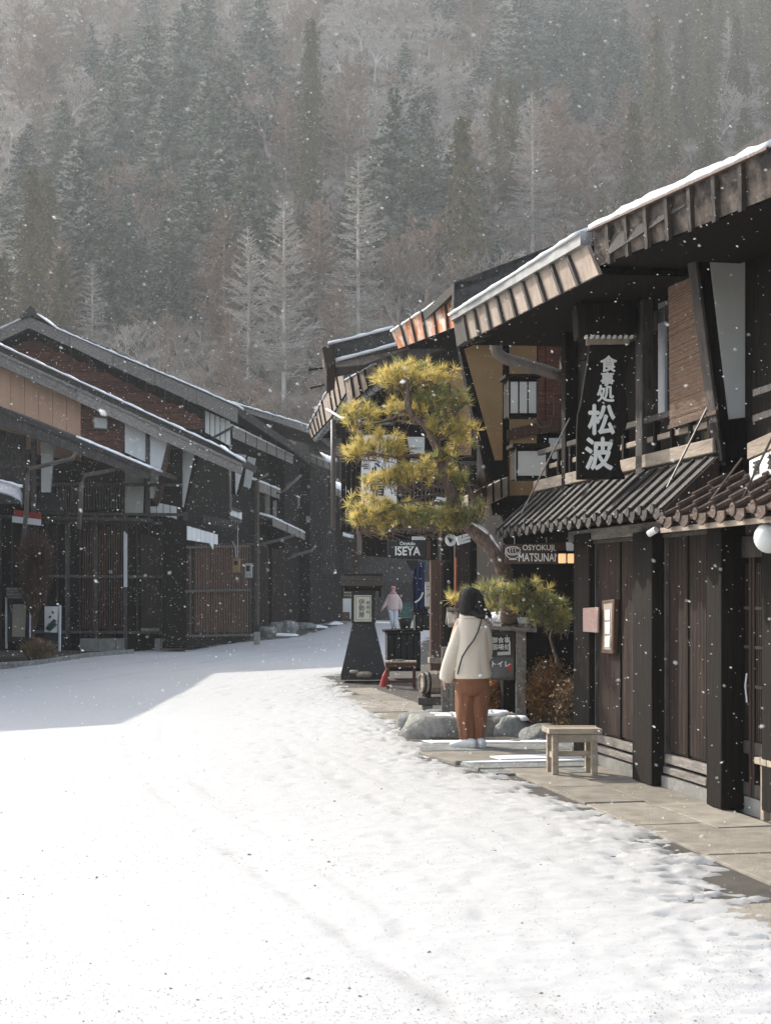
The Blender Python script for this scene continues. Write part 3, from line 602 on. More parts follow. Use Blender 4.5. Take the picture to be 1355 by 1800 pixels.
# ground floor: ribbed panels, pillars, rails
ed = [aof(RF, x, .03) for x in (1243, 1166, 1131, 1046)]
pbox(T1, RF, ed[1]+.0, ed[2]-.0, -.04, .13, .02, 2.02, 'pillar', M['dark'], .006)
pbox(T1, RF, aof(RF, 1040, .05), aof(RF, 1011, .06), -.05, .08, .02, 2.06, 'corner_post', M['dark'], .006)
for b0, b1 in ((ed[0]+.01, ed[1]-.01), (ed[2]+.01, ed[3]+.02)):
    pn = pbox(T1, RF, b0, b1, -.04, -.02, .28, 2.0, 'panel', M['darkb'])
    slats(T1, RF, b0+.01, b1, .30, 1.99, -.02, .014, .012, .02, M['darkb'], parent=pn)
    for z0, h in ((.20, .07), (.12, .055)): pbox(T1, RF, b0, b1, -.03, .03+.01*(z0 < .15), z0, z0+h, 'bottom_rail', M['greyw'], .005)
    pbox(T1, RF, (b0+b1)/2-.01, (b0+b1)/2+.01, -.02, .012, .28, 2.0, 'stile', M['dark'])
    pbox(T1, RF, b1-.02, b1+.0, -.02, .03, .12, 2.0, 'stile', M['greyd'], .003)
pbox(T1, RF, 0, 3.4, -.03, .06, 2.0, 2.10, 'lintel', M['greyw'], .006)
pbox(T1, RF, 0, 3.4, -.03, .04, 1.965, 1.995, 'trim', M['greyd'], .003)
tiled_pent(T1, RF, .02, 4.35, .10, 2.50, .50, 2.12, 18, M['tile'], .015, 1, .036)
slab(T1, 'porch_roof_side', RG, [(1264, 800), (1264, 868), (1172, 906), (1166, 896)], .0, .03, M['darkb'], bevel=.004)
pbox(T1, RF, .02, 4.3, .02, .12, 2.53, 2.635, 'balcony_beam', M['beige'], .006)
pbox(T1, RF, .02, 4.3, .02, .07, 2.44, 2.52, 'balcony_board', M['greyw'], .004)
pbox(T1, RF, -.02, 4.2, -.34, .02, 2.50, 2.54, 'balcony_floor', M['dark'])
pbox(T1, RF, .0, 4.2, .06, .11, 2.88, 2.93, 'top_rail', M['greyd'], .005)
pbox(T1, RF, .0, 4.2, .05, .08, 2.73, 2.775, 'mid_rail', M['beige'], .004)
for a in np.arange(.12, 4.1, .345): pbox(T1, RF, a, a+.045, .05, .10, 2.62, 2.89, 'baluster', M['dark'], .003)
pbox(T1, RF, aof(RF, 1132, .1), aof(RF, 1120, .1), .02, .12, 2.45, 3.95, 'upper_post', M['greyd'], .006)
pbox(T1, RF, 3.3, 3.42, .0, .12, 2.12, 3.95, 'upper_post', M['dark'], .006)
pbox(T1, RF, .1, 4.15, -.2, -.1, 3.72, 3.85, 'upper_beam', M['greyd'], .006)
wf = pbox(T1, RF, .55, 1.5, -.30, -.26, 2.62, 3.72, 'window', M['greyd'])
for b in (.60, .85, 1.10, 1.32): pbox(T1, RF, b, b+.16, -.26, -.25, 2.68, 3.66, 'pane', M['glass'], parent=wf)
slab(T1, 'curtain_strip', RF, [(1156, 532), (1168, 525), (1168, 735), (1156, 742)], -.1, .02, M['palegrey'], label='pale curtain strip behind the upper window')
# reed blind
bl = thing('reed_blind', 'brown reed blind hanging on the upper floor behind the balcony rail', 'blind', tuple(RF.hit(1210, 700, .14)))
P0, P1, P2, P3 = RF.hit(1174, 468, .14), RF.hit(1219, 440, .14), RF.hit(1262, 720, .12), RF.hit(1177, 748, .12)
mb = MB(); nst = 110
for i in range(nst):
    f = (i+.5)/nst; a_, b_ = P0.lerp(P3, f), P1.lerp(P2, f); sag = R.gauss(0, .002)
    mb.tube([a_+RF.n*sag, b_+RF.n*sag], (P3-P0).length/nst*.5, 4, cap=False)
mb.build('reed', M['sudare'], bl, kind='stuff')
MB().tube([P0+RF.n*.01, P1+RF.n*.01], .02, 6).build('top_bar', M['beige'], bl)
MB().par(P3, P2-P3, RF.n*.02, Zv*-.03).build('bottom_bar', M['brown'], bl)
# far wing wall of the restaurant
RG1 = VPlane(tuple(RF.at(3.55, 0, 0))[:2], 78.5)
slab(T1, 'wing_wall', RG1, [(1013, 586), (1052, 586), (1052, 860), (1013, 860)], .0, .08, M['plaster'], label='grey white plaster wing wall behind the hanging sign')
slab(T1, 'wing_wall_edge', RG1, [(995, 540), (1012, 535), (1012, 862), (995, 862)], .03, .12, M['dark'], bevel=.005)
# stays
for A_, B_ in (((1247, 708, .1), (1172, 857, .46)), ((1001, 735, .1), (916, 903, .48)), ((1303, 806, .15), (1240, 890, .5)), ((1358, 765, .15), (1302, 880, .5)), ((1042, 842, .1), (1006, 900, .4))):
    p, q = RF.hit(A_[0], A_[1], A_[2]), RF.hit(B_[0], B_[1], B_[2]); MB().tube([p, q], .008, 5).build('stay_rod', M['pipe'], T1)

# --- hanging sign with its little roof
def front(px, py, d): return W(px, py, d)
SP = VPlane((1.75, 11.9), 90)
S = thing('hanging_sign', 'tall dark wooden shop sign with pale brush characters hanging from the upper floor', 'sign', tuple(SP.hit(1057, 840, 0)))
out = [(1035, 607), (1101, 605), (1103, 640), (1097, 665), (1101, 705), (1103, 735), (1100, 752), (1092, 768), (1088, 800), (1091, 822), (1099, 842), (1013, 843), (1013, 760), (1015, 728), (1020, 712), (1027, 665), (1032, 640)]
SB = SP
MB().prism([SP.hit(x, y, 0) for x, y in out], -SP.n*.05).build('board', M['dark'], S, bevel=.006)
k = 11.9/F
def kan(ch, px, py, size, b=.03, sq=1.0):
    return text(S, ch, SP.hit(px, py, .002), (1, 0, 0), size*k, M['letter'], .005, b, name='character', squash=sq)
kan('食', 1069, 642, 30); kan('事', 1067, 668, 25); kan('処', 1064, 694, 31); kan('松', 1057, 742, 56, .03, .88); kan('波', 1052, 802, 60, .03, .84)
MB().prism([SP.hit(x, y, -.01) for x, y in [(1030, 592), (1106, 592), (1106, 606), (1030, 606)]], -SP.n*.04).build('top_board', M['beige'], S, bevel=.003)
MB().prism([SP.hit(x, y, .06) for x, y in [(1012, 532), (1118, 528), (1116, 588), (1016, 590)]], -SP.n*.30).build('sign_roof', M['dark'], S, bevel=.01)
for i in range(9):
    MB().prism([SP.hit(1030.5+i*10+x, 591+y, .065) for x, y in ((-2.2, -2.2), (2.2, -2.2), (2.2, 2.2), (-2.2, 2.2))], -SP.n*.08).build('rafter_end', M['white'], S)
for x in (1018, 1109): MB().tube([SP.hit(x, 532, 0), SP.hit(x-2, 490, -.1)], .009, 5).build('hanger', M['pipe'], S)
# --- entrance under the far end of the restaurant
SN = thing('shop_sign', 'brown board with a noodle bowl drawing and white lettering under the tiled eave', 'sign', tuple(W(936, 990, 14.2)))
P = VPlane((1.4, 14.2), 90)
MB().prism([P.hit(x, y, 0) for x, y in [(887, 957), (997, 953), (997, 991), (887, 991)]], -P.n*.03).build('board', M['brown'], SN, bevel=.003)
kk = 14.2/F
text(SN, 'OSYOKUJI', P.hit(946, 963, .002), (1, 0, 0), 13.5*kk, M['letter'], .003, .02, squash=.92)
text(SN, 'MATSUNAMI', P.hit(949, 980.5, .002), (1, 0, 0), 20*kk, M['letter'], .003, .02, squash=.68)
MB().prism([P.hit(x, y, .003) for x, y in [(943, 971), (997, 970), (997, 971.2), (943, 972.2)]], -P.n*.003).build('rule', M['ink'], SN)
def arcpts(cx, cy, rx, ry, a0, a1, n=14): return [P.hit(cx+rx*math.cos(math.radians(a0+(a1-a0)*i/n)), cy-ry*math.sin(math.radians(a0+(a1-a0)*i/n)), .004) for i in range(n+1)]
bw = MB()
for pts in (arcpts(901, 967, 13, 6.5, 0, 360, 20), arcpts(901, 969, 13.5, 13, 185, 355), arcpts(901, 972, 11, 3.5, 190, 350), [P.hit(894, 983.5, .004), P.hit(908, 983.5, .004)]): bw.tube(pts, .0035, 4)
for x in (893, 898, 903, 908): bw.tube(arcpts(x, 967, 2.6, 4.5, 20, 250, 8), .003, 4)
bw.build('bowl_drawing', M['letter'], SN)
for x in (904, 960): MB().tube([P.hit(x, 957, -.01), P.hit(x, 944, -.01)], .005, 5).build('hanger', M['metal'], SN)
LN = thing('lit_lantern', 'small lit two-pane lantern on the corner post beside the noodle bowl sign', 'lamp', tuple(W(995, 990, 13.9)))
P = VPlane((1.6, 13.6), 90)
MB().prism([P.hit(x, y, 0) for x, y in [(980, 968), (1011, 968), (1011, 992), (980, 992)]], -P.n*.09).build('frame', M['dark'], LN)
for a, b in ((981, 994.5), (997, 1010.5)): MB().prism([P.hit(x, y, .006) for x, y in [(a, 973), (b, 973), (b, 990), (a, 990)]], -P.n*.02).build('pane', M['lampglow'], LN, bevel=.006)
MB().prism([P.hit(x, y, .02) for x, y in [(978, 970), (1013, 970), (1013, 973), (978, 973)]], -P.n*.13).build('cap', M['dark'], LN)
MB().prism([P.hit(x, y, .0) for x, y in [(995, 953), (1003, 953), (1010, 959), (1011, 969), (996, 969)]], -P.n*.03).build('name_plate', M['white'], LN)
# notices on the ribbed wall
nb = thing('notice_paper', 'faded pink paper notice on the corner post above the stool', 'notice', tuple(RF.hit(1037, 1110, .09)))
slab(nb, 'sheet', RF, [(1024, 1069), (1050, 1067), (1049, 1112), (1024, 1110)], .10, .015, mat('faded_pink_paper', (.5, .34, .29), (.36, .23, .19), 30))
nf = thing('menu_frame', 'narrow brown wooden frame with white menu papers on the ribbed wall', 'frame', tuple(RF.hit(1067, 1150, .03)))
slab(nf, 'frame', RF, [(1057, 1056), (1079, 1053), (1076, 1150), (1056, 1148)], .06, .05, M['brown'], bevel=.006)
slab(nf, 'backing', RF, [(1060.5, 1062), (1075.5, 1059.5), (1073, 1143), (1060, 1141)], .063, .004, M['beige'])
for y0, y1 in ((1072, 1090), (1093, 1114), (1118, 1137)): slab(nf, 'menu_sheet', RF, [(1062.5, y0+1), (1071, y0), (1070.5, y1), (1062.5, y1)], .068, .004, M['white'])
# --- ochre plaster house beyond the garden
T2 = thing('wooden_house', 'ochre plastered townhouse behind the pine, with peeling orange roof edge and mossy gable board', 'house', (1.6, 18, 0), 'old wooden townhouses along the street')
P2 = VPlane((1.4, 17.0), 79)
slab(T2, 'wall', P2, [(884, 560), (1330, 420), (1330, 1250), (884, 1275)], -.02, 1.2, M['dark'])
slab(T2, 'wing_wall', P2, [(806, 604), (892, 560), (892, 905), (866, 905)], .0, .12, M['dark'])
slab(T2, 'plaster_panel', P2, [(816, 613), (883, 586), (883, 809), (870, 809)], .015, .03, M['mustard'], label='ochre plaster panel tapering to its foot')
slab(T2, 'plaster_panel', P2, [(896, 585), (943, 575), (943, 881), (896, 879)], .02, .05, M['mustard'])
for i, x in enumerate((945, 959, 972, 985, 998)): slab(T2, 'wall_board', P2, [(x, 590), (x+12.4, 588), (x+12.4, 760), (x, 760)], .02+.005*(i % 2), .04, M['redbrown'])
slab(T2, 'cross_beam', P2, [(892, 755), (1010, 728), (1010, 752), (892, 773)], .05, .07, M['brown'], bevel=.005)
slab(T2, 'cross_beam', P2, [(884, 872), (1010, 868), (1010, 884), (884, 886)], .04, .07, M['dark'], bevel=.005)
slab(T2, 'wall_board', P2, [(945, 845), (1010, 838), (1010, 868), (945, 871)], .02, .04, M['redbrown'])
for x, y in ((965, 770), (983, 768)): slab(T2, 'plaster_panel', P2, [(x, y), (x+16, y), (x+16, y+36), (x, y+36)], .03, .02, M['plasterb'])
# roof: mossy gable board, eave fascia
P2g = VPlane((1.0, 15.9), 79)
slab(T2, 'barge_board', P2g, [(798, 497), (1080, 392), (1300, 312), (1300, 395), (1050, 470), (812, 566), (797, 560)], 0, .10, M['roofs'], bevel=.01)
MB().prism([P2g.hit(x, y, 0) for x, y in [(797, 497), (1080, 390), (1300, 310), (1300, 330), (1080, 408), (800, 512)]], Vector((-.5, 3.0, 0))).build('roof', M['roofs'], T2)
e0, e1 = W(806, 507, 16.3), W(688, 583, 18.9); e2, e3 = W(810, 571, 16.3), W(700, 613, 18.9)
fascia(T2, e0, e1, e2, e3, 6, M['fasc2'], batten=.03)
snow_edge(T2, e0+Zv*.01, e1+Zv*.01, Vector((.3, .02, .1)), .02)
MB().prism([e2, e3, e3+Vector((.9, 0, .0)), e2+Vector((.9, 0, 0))], Zv*.05).build('soffit', M['dark'], T2)
# fat downpipe crossing to the wall
MB().tube([W(872, 585, 15.2), W(870, 604, 15.2), W(874, 620, 15.2), W(886, 630, 15.2), W(920, 640, 15.15), W(968, 655, 15.1), W(985, 660, 15.1)], .062, 10).build('downpipe', M['pipe'], T2, smooth=True)
MB().tube([W(912, 578, 15.6), W(993, 604, 15.3)], .035, 8).build('eave_pipe', M['greyd'], T2, smooth=True)
# balcony tray of dry plants
MB().prism([P2.hit(x, y, .35) for x, y in [(822, 872), (892, 838), (892, 872), (824, 903)]], -P2.n*.35).build('planter_box', M['beige'], T2)
for i in range(5): slab(T2, 'planter_slat', P2, [(823+i*14, 870-i*7), (826+i*14, 869-i*7), (827+i*14, 903-i*7), (824+i*14, 904-i*7)], .37, .02, M['dark'])
def brush(name, label, cat, c, r, n, m, L=.12, w=.006, up=.5, group=None, leaf=None, ln=0, T=None):
    T = T or thing(name, label, cat, (c[0], c[1], max(0, c[2]-r[2])), group); st = MB(); lf = MB(); c = Vector(c)
    for i in range(n):
        d = Vector((R.gauss(0, 1), R.gauss(0, 1), R.gauss(0, 1))).normalized()*R.random()**.4
        q = c+Vector((d.x*r[0], d.y*r[1], d.z*r[2])); p = q-Vector((d.x, d.y, abs(d.z)+up)).normalized()*L*R.uniform(.6, 1.5)
        blade(st, p, q, w)
        for j in range(ln):
            o = p.lerp(q, R.random()); a = Vector((R.gauss(0, 1), R.gauss(0, 1), R.gauss(0, 1))).normalized()*R.uniform(.018, .035); b = a.cross(Vector((R.gauss(0, 1), R.gauss(0, 1), 1))).normalized()*.012
            lf.add([o, o+a+b, o+a*1.6, o+a-b], [(0, 1, 2, 3)])
    st.build('stems', m, T, kind='stuff')
    if lf.f: lf.build('leaves', leaf, T, kind='stuff')
    return T
brush('dry_plant', 'dry red brown plant hanging over the balcony box of the ochre house', 'plant', tuple(W(845, 845, 16.5)), (.16, .15, .16), 260, M['brown'], .14, .004)
# window lantern boxes
def lantern(name, label, x0, y0, x1, y1, d, n, depth=.28, mp='paper'):
    T = thing(name, label, 'lantern', tuple(W((x0+x1)/2, y1, d))); P = VPlane(tuple(W(x0, y0, d))[:2], 84); k = d/F
    MB().prism([P.hit(x, y, 0) for x, y in [(x0, y0), (x1, y0), (x1, y1), (x0, y1)]], -P.n*depth).build('box', M['dark'], T, bevel=.006)
    w = (x1-x0-5)/n
    for i in range(n): MB().prism([P.hit(x, y, .008) for x, y in [(x0+4+i*w, y0+7), (x0+1+(i+1)*w, y0+7), (x0+1+(i+1)*w, y1-6), (x0+4+i*w, y1-6)]], -P.n*.01).build('pane', M[mp], T)
    MB().prism([P.hit(x, y, .05) for x, y in [(x0-5, y0-7), (x1+4, y0-7), (x1+4, y0), (x0-5, y0)]], -P.n*(depth+.1)).build('cap', M['dark'], T, bevel=.005)
    for x in (x0, x1-2.5): MB().prism([P.hit(xx, y, .02) for xx, y in [(x, y0), (x+2.5, y0), (x+2.5, y1+4), (x, y1+4)]], -P.n*.03).build('frame_post', M['greyd'], T)
    return T
lantern('box_lantern', 'upper dark box lantern with three white panes on the ochre house', 893, 664, 946, 732, 15.9, 3)
lantern('box_lantern', 'lower dark box lantern with one square white pane on the ochre house', 906, 786, 963, 842, 15.7, 1)
MB().tube([W(936, 735, 15.8), W(950, 752, 15.8), W(966, 748, 15.8), W(973, 725, 15.8), W(972, 690, 15.8)], .006, 5).build('cable', M['pipe'], T2)
# ground floor of the ochre house: posts, doors
for x0, x1, y0, mm in ((757, 776, 985, 'brown'), (800, 826, 950, 'darkb'), (843, 850, 960, 'greyd'), (858, 861, 960, 'greyw'), (780, 790, 985, 'dark'), (870, 884, 1000, 'dark')):
    slab(T2, 'post', VPlane((1.1, 22), 84), [(x0, y0), (x1, y0), (x1, 1190), (x0, 1190)], 0, .15, M[mm], bevel=.006)
slab(T2, 'ground_wall', VPlane((1.0, 22.5), 84), [(776, 900), (1060, 890), (1060, 1200), (776, 1200)], 0, .5, M['dark'])
slab(T2, 'post_base', VPlane((1.1, 22), 84), [(755, 1156), (778, 1156), (778, 1166), (755, 1166)], .03, .22, M['beige'])
rs = thing('round_sign', 'small round white sign hanging under the pine beside the black signboard', 'sign', tuple(W(792, 950, 19)))
P = VPlane((.9, 19), 90); MB().prism([P.hit(792+10*math.cos(t), 949+11*math.sin(t), 0) for t in np.linspace(0, 6.283, 21)[:-1]], -P.n*.03).build('disc', M['plasterb'], rs)
for i in range(3): MB().tube([P.hit(787+i*4, 944+i*2, .004), P.hit(792+i*2, 954-i*3, .004)], .012, 4).build('brush_mark', M['ink'], rs)
lq = thing('white_lantern', 'white striped lantern under the pine beside the round sign', 'lantern', tuple(W(812, 955, 19)))
for i in range(3): MB().prism([P.hit(x, y, 0) for x, y in [(802+i, 943+i*5), (826, 936+i*6), (827, 940+i*6), (803+i, 948+i*5)]], -P.n*.12).build('band', M['white'], lq)
op = thing('orange_pole', 'thin orange pole standing beside the brown post behind the woman', 'pole', tuple(G(801, 1200)))
MB().tube([W(801, 980, 19.5), W(799, 1190, 19.5)], .013, 6).build('shaft', M['orange'], op)

# --- inn with the long white banner
T3 = thing('wooden_house', 'dark wooden inn behind the pine with long grey gable boards and stepped eaves', 'house', (2, 27, 0), 'old wooden townhouses along the street')
P3 = VPlane((0.2, 24.5), 80)
slab(T3, 'wall', P3, [(636, 640), (1000, 560), (1000, 1000), (636, 975)], 0, .5, M['dark'])
for pts in ([(576, 604), (695, 574), (700, 592), (585, 620)], [(583, 621), (640, 612), (640, 618), (585, 630)], [(568, 630), (722, 592), (722, 612), (640, 640), (570, 646)], [(663, 632), (800, 588), (800, 606), (666, 655)]):
    slab(T3, 'barge_board', VPlane((-.7, 22), 82), pts, 0, .10, M['greyd'] if pts[0][0] > 570 else M['greyw'], bevel=.006)
q0, q1 = W(576, 604, 21.9), W(690, 575, 21.9); snow_edge(T3, q0, q1, Vector((.05, .8, .05)), .03)
q0, q1 = W(584, 634, 21.8), W(700, 603, 21.8); snow_edge(T3, q0, q1, Vector((.05, .12, .02)), .025)
MB().prism([W(566, 610, 21.7), W(586, 604, 21.7), W(590, 640, 21.7), W(574, 652, 21.7)], Vector((-.1, 2.6, 0))).build('gable_end_box', M['darkb'], T3, bevel=.01)
MB().prism([W(575, 606, 22), W(800, 548, 22), W(800, 590, 22), W(580, 640, 22)], Vector((-.12, 1.6, 0))).build('roof', M['roofs'], T3)
for (a, b, a2, b2, n, d0, d1) in (((655, 640), (606, 668), (662, 668), (612, 712), 4, 23.0, 24.5), ((600, 648), (573, 690), (608, 690), (580, 735), 4, 24.5, 27.5), ((573, 690), (541, 752), (580, 735), (548, 770), 6, 27.5, 34.0)):
    A_, B_, A2_, B2_ = W(*a, d0), W(*b, d1), W(*a2, d0), W(*b2, d1)
    fascia(T3, A_, B_, A2_, B2_, n, M['fasc1'], batten=.04, bm=M['dark']); snow_edge(T3, A_, B_, Vector((.3, .02, .1)), .015)
    MB().prism([A2_, B2_, B2_+Vector((1.0, 0, 0)), A2_+Vector((1.0, 0, 0))], Zv*.05).build('soffit', M['dark'], T3)
    gA_, gB_ = A2_+Vector((.10, 0, -.02)), B2_+Vector((.10, 0, -.02)); gt = MB().tube([gA_, gB_], .07, 10); gt.build('gutter', M['metal'], T3, smooth=True)
    for i in range(6): p = gA_.lerp(gB_, (i+.5)/6); MB().tube([p, p+(gB_-gA_).normalized()*.02], .076, 10).build('gutter_band', M['dark'], T3)
MB().tube([W(546, 682, 25), W(585, 672, 24.6)], .02, 6).build('pole_end', M['dark'], T3); MB().tube([W(543, 650, 24), W(590, 645, 24)], .018, 6).build('pole_end', M['dark'], T3)
MB().tube([W(575, 720, 26), W(600, 735, 25), W(640, 742, 24.4), W(690, 745, 24.3)], .03, 7).build('downpipe', M['metal'], T3, smooth=True)
MB().tube([W(586, 738, 26), W(586, 930, 26)], .045, 8).build('downpipe', M['pipe'], T3, smooth=True)
P3b = VPlane((0.2, 24.3), 84)
for pts in ([(716, 768), (746, 768), (746, 802), (722, 800)], [(693, 706), (712, 704), (712, 730), (695, 730)], [(722, 806), (745, 808), (745, 822), (724, 820)], [(790, 650), (828, 640), (828, 800), (806, 800)]):
    slab(T3, 'plaster_panel', P3b, pts, .03, .05, M['plaster'] if pts[0][0] < 780 else M['mustard'])
for i in range(11): slab(T3, 'lattice_bar', P3b, [(705+i*7, 830), (707.5+i*7, 830), (707.5+i*7, 905), (705+i*7, 905)], .05, .04, M['greyd'])
for y in (815, 905, 930): slab(T3, 'cross_beam', P3b, [(640, y), (880, y-6), (880, y+2), (640, y+8)], .10, .1, M['greyd'], bevel=.01)
for i in range(5): slab(T3, 'wall_board', P3b, [(600+i*9, 760), (608+i*9, 760), (608+i*9, 935), (600+i*9, 935)], -.3+.02*(i % 2), .05, M['dark'])
bn = thing('banner', 'long white shop banner with black brush characters half hidden by the pine', 'banner', tuple(W(668, 893, 22.6)))
Pb = VPlane((0, 22.6), 88)
slab(bn, 'cloth', Pb, [(635, 764), (697, 764), (697, 893), (635, 893)], 0, .02, M['plasterb'])
slab(bn, 'top_bar', Pb, [(632, 760), (700, 760), (700, 764), (632, 764)], .02, .05, M['dark'])
for ch, y in (('伝', 821), ('酒', 838), ('屋', 848), ('本', 872)): text(bn, ch, Pb.hit(643, y, .004), (1, 0, 0), 11*22.6/F, M['ink'], .002, .02, name='character')
for ch, y, s_ in (('心', 827, 26), ('宿', 862, 26)): text(bn, ch, Pb.hit(664, y, .004), (1, 0, 0), s_*22.6/F, M['ink'], .002, .03, name='character')
mon = thing('round_crest', 'white crest with brush marks glimpsed between the lower pine branches', 'sign', tuple(W(772, 895, 20)))
P = VPlane((.7, 20), 90); MB().prism([P.hit(x, y, 0) for x, y in [(755, 892), (768, 873), (784, 875), (786, 892), (770, 897)]], -P.n*.04).build('board', M['plasterb'], mon)
MB().tube([P.hit(770, 890, .01), P.hit(775, 880, .01)], .012, 4).build('brush_mark', M['ink'], mon)
# black ISEYA signboard
IS = thing('signboard', 'black signboard with white capitals ISEYA hanging over the pavement', 'sign', tuple(W(716, 982, 22)))
P = VPlane((.3, 22), 88); k = 22/F
slab(IS, 'board', P, [(681, 948), (749, 950), (749, 983), (681, 981)], 0, .06, M['ink'], bevel=.008)
text(IS, 'ISEYA', P.hit(716, 969.5, .004), (1, 0, 0), 21*k, M['letter'], .003, .025, squash=.86)
text(IS, 'Onyado', P.hit(716, 955.5, .004), (1, 0, 0), 8.5*k, M['letter'], .003, .02)
slab(IS, 'rule', P, [(693, 960.5), (728, 960.5), (728, 961.2), (693, 961.2)], .005, .006, M['letter'])
slab(IS, 'bracket', P, [(749, 950), (757, 950), (757, 983), (749, 983)], .0, .05, M['brown'])
slab(IS, 'cap', P, [(724, 943), (748, 943), (748, 949), (724, 949)], .0, .08, M['plaster'])
for pts in ([(712, 985), (738, 985), (734, 998), (722, 1003)],): slab(IS, 'lamp_arm', P, pts, .05, .1, M['ink'])
nr_ = thing('shop_curtain', 'dark blue cloth curtain hanging beside the shop entrance', 'curtain', tuple(W(737, 1072, 24)))
rings = []
for i in range(8):
    y = 988+i*12; row = []
    for j in range(15):
        f = j/14; row.append(W(726+f*21+math.sin(y*.06)*1.0, y, 24-.05*math.sin(f*15+i*.5)))
    rings.append(row+[p+Vector((0, .01, 0)) for p in row[::-1]])
MB().loft(rings).build('cloth', M['blue'], nr_, smooth=True)
text(nr_, 'ノ', W(737, 1052, 23.9), (1, 0, 0), .22, M['white'], .002, .02)
vs_ = thing('vertical_sign', 'narrow white sign with black characters between the blue curtain and brown post', 'sign', tuple(W(753, 1068, 22.4)))
P = VPlane((.6, 22.2), 88); slab(vs_, 'board', P, [(747, 1023), (757, 1023), (757, 1066), (747, 1066)], .0, .04, M['plaster'])
for ch, y in (('二', 1034), ('八', 1048)): text(vs_, ch, P.hit(753, y, .004), (1, 0, 0), 8*22/F, M['ink'], .002, .03, name='character')
# counters and cabinets in front of the inn
def cabinet(label, x0, x1, y0, y1, d, dep, n, cat='cabinet'):
    T = thing('black_cabinet', label, cat, (tuple(W(x0, 0, d))[0], d, 0)); P = VPlane(tuple(W(x0, 0, d))[:2], 86)
    slab(T, 'body', P, [(x0+2, y0+3), (x1-2, y0+3), (x1-2, y1), (x0+2, y1)], 0, dep, M['ink']); slab(T, 'top', P, [(x0-3, y0), (x1+2, y0-3), (x1+2, y0+2), (x0-3, y0+4)], .05, dep+.1, M['dark'], bevel=.004)
    for i in range(n+1):
        x = x0+2+(x1-x0-6)*i/n; slab(T, 'stile', P, [(x, y0+5), (x+2, y0+5), (x+2, y1), (x, y1)], .02, .03, M['dark'])
    for y in (y0+6, y1-5): slab(T, 'rail', P, [(x0+2, y), (x1-2, y), (x1-2, y+2.5), (x0+2, y+2.5)], .021, .03, M['dark'])
    return T
cabinet('low black slatted counter behind the small red brown table', 679, 741, 1108, 1180, 25.5, .6, 5)
cabinet('taller black cabinet under the blue curtain', 728, 757, 1072, 1108, 24.8, .4, 2)
pt = thing('flower_pot', 'black flower pot on the end of the low black counter', 'pot', tuple(W(712, 1108, 25.7)))
cpt = W(712, 1107, 25.8); MB().tube([cpt, cpt+Zv*.12, cpt+Zv*.19, cpt+Zv*.21], [.08, .11, .13, .12], 12).build('pot', M['ink'], pt, smooth=True)
# small red brown table with slats and barrel
tb = thing('side_table', 'small red brown table with a slatted top beside the tapered sign stand', 'table', tuple(G(703, 1211)))
o = W(677, 1211, 23.2); o.z = 0; L = .50; D = .36; Hh = .43
for i in range(8): MB().par(o+Vector((L*i/8, 0, Hh-.025)), (L/8-.008, 0, 0), (0, D, 0), (0, 0, .025)).build('slat', M['bench'], tb)
MB().par(o+Vector((.01, .01, Hh-.09)), (L-.02, 0, 0), (0, D-.02, 0), (0, 0, .062)).build('apron', M['redbrown'], tb)
for x in (.02, L-.065):
    for y in (.02, D-.065): MB().par(o+Vector((x, y, 0)), (.045, 0, 0), (0, .045, 0), (0, 0, Hh-.03)).build('leg', M['redbrown'], tb, bevel=.003)
MB().par(o+Vector((.05, .03, .09)), (L-.1, 0, 0), (0, .03, 0), (0, 0, .04)).build('stretcher', M['redbrown'], tb)
for i, (a, b) in enumerate((((-.02, 0), (.1, .05)), ((.1, 0), (.05, .03)))): MB().box((o.x+.17+i*.06, o.y+.15, Hh+.012), (.16, .05, .02), .5+i*.3).build('wood_offcut', M['beige'], tb)
rc = thing('red_cone', 'red fabric cone leaning at the side of the small table', 'cone', tuple(G(673, 1205)))
o2 = G(675, 1207); MB().tube([o2+Vector((-.02, 0, 0)), o2+Vector((.01, .02, .17)), o2+Vector((.05, .04, .3))], [.06, .04, .008], 8).build('cone', M['red'], rc)
bt = thing('low_bench', 'low dark plank bench on stone blocks carrying the barrel', 'bench', tuple(G(765, 1262)))
ob = G(735, 1258); MB().par(ob+Vector((0, 0, .13)), (.48, 0, 0), (0, .42, 0), (0, 0, .09)).build('plank', M['greyd'], bt, bevel=.006)
for x in (.05, .32): MB().par(ob+Vector((x, .05, 0)), (.13, 0, 0), (0, .3, 0), (0, 0, .128)).build('leg', M['stone'], bt, bevel=.01)
ba = thing('sake_barrel', 'small wooden barrel with dark bands lying on the low plank bench', 'barrel', (ob.x+.2, ob.y+.2, .22))
bc = Vector((ob.x+.03, ob.y+.12, .22+.145+.035)); dirb = Vector((1, .28, 0)).normalized()
rg = []; rr_ = [(.0, .118), (.03, .126), (.12, .143), (.2, .148), (.28, .143), (.38, .126), (.42, .118)]; sd = dirb.cross(Zv)
nst = 14
for s_ in range(nst):                                    # staves
    a0, a1 = 2*math.pi*s_/nst, 2*math.pi*(s_+.93)/nst; mb = MB(); rings = []
    for (x, r_) in rr_: rings.append([bc+dirb*x+(sd*math.cos(a)+Zv*math.sin(a))*q for a, q in ((a0, r_), (a1, r_), (a1, r_-.015), (a0, r_-.015))])
    mb.loft(rings).build('stave', M['beige'], ba)
for x, r_ in ((.02, .125), (.075, .138), (.33, .139), (.385, .128)): MB().tube([bc+dirb*x, bc+dirb*(x+.028)], r_+.004, 20, cap=False).build('hoop', M['ink'], ba)
for x in (.02, .39): MB().tube([bc+dirb*x, bc+dirb*(x+.012)], .112, 20).build('head', M['beige'], ba)
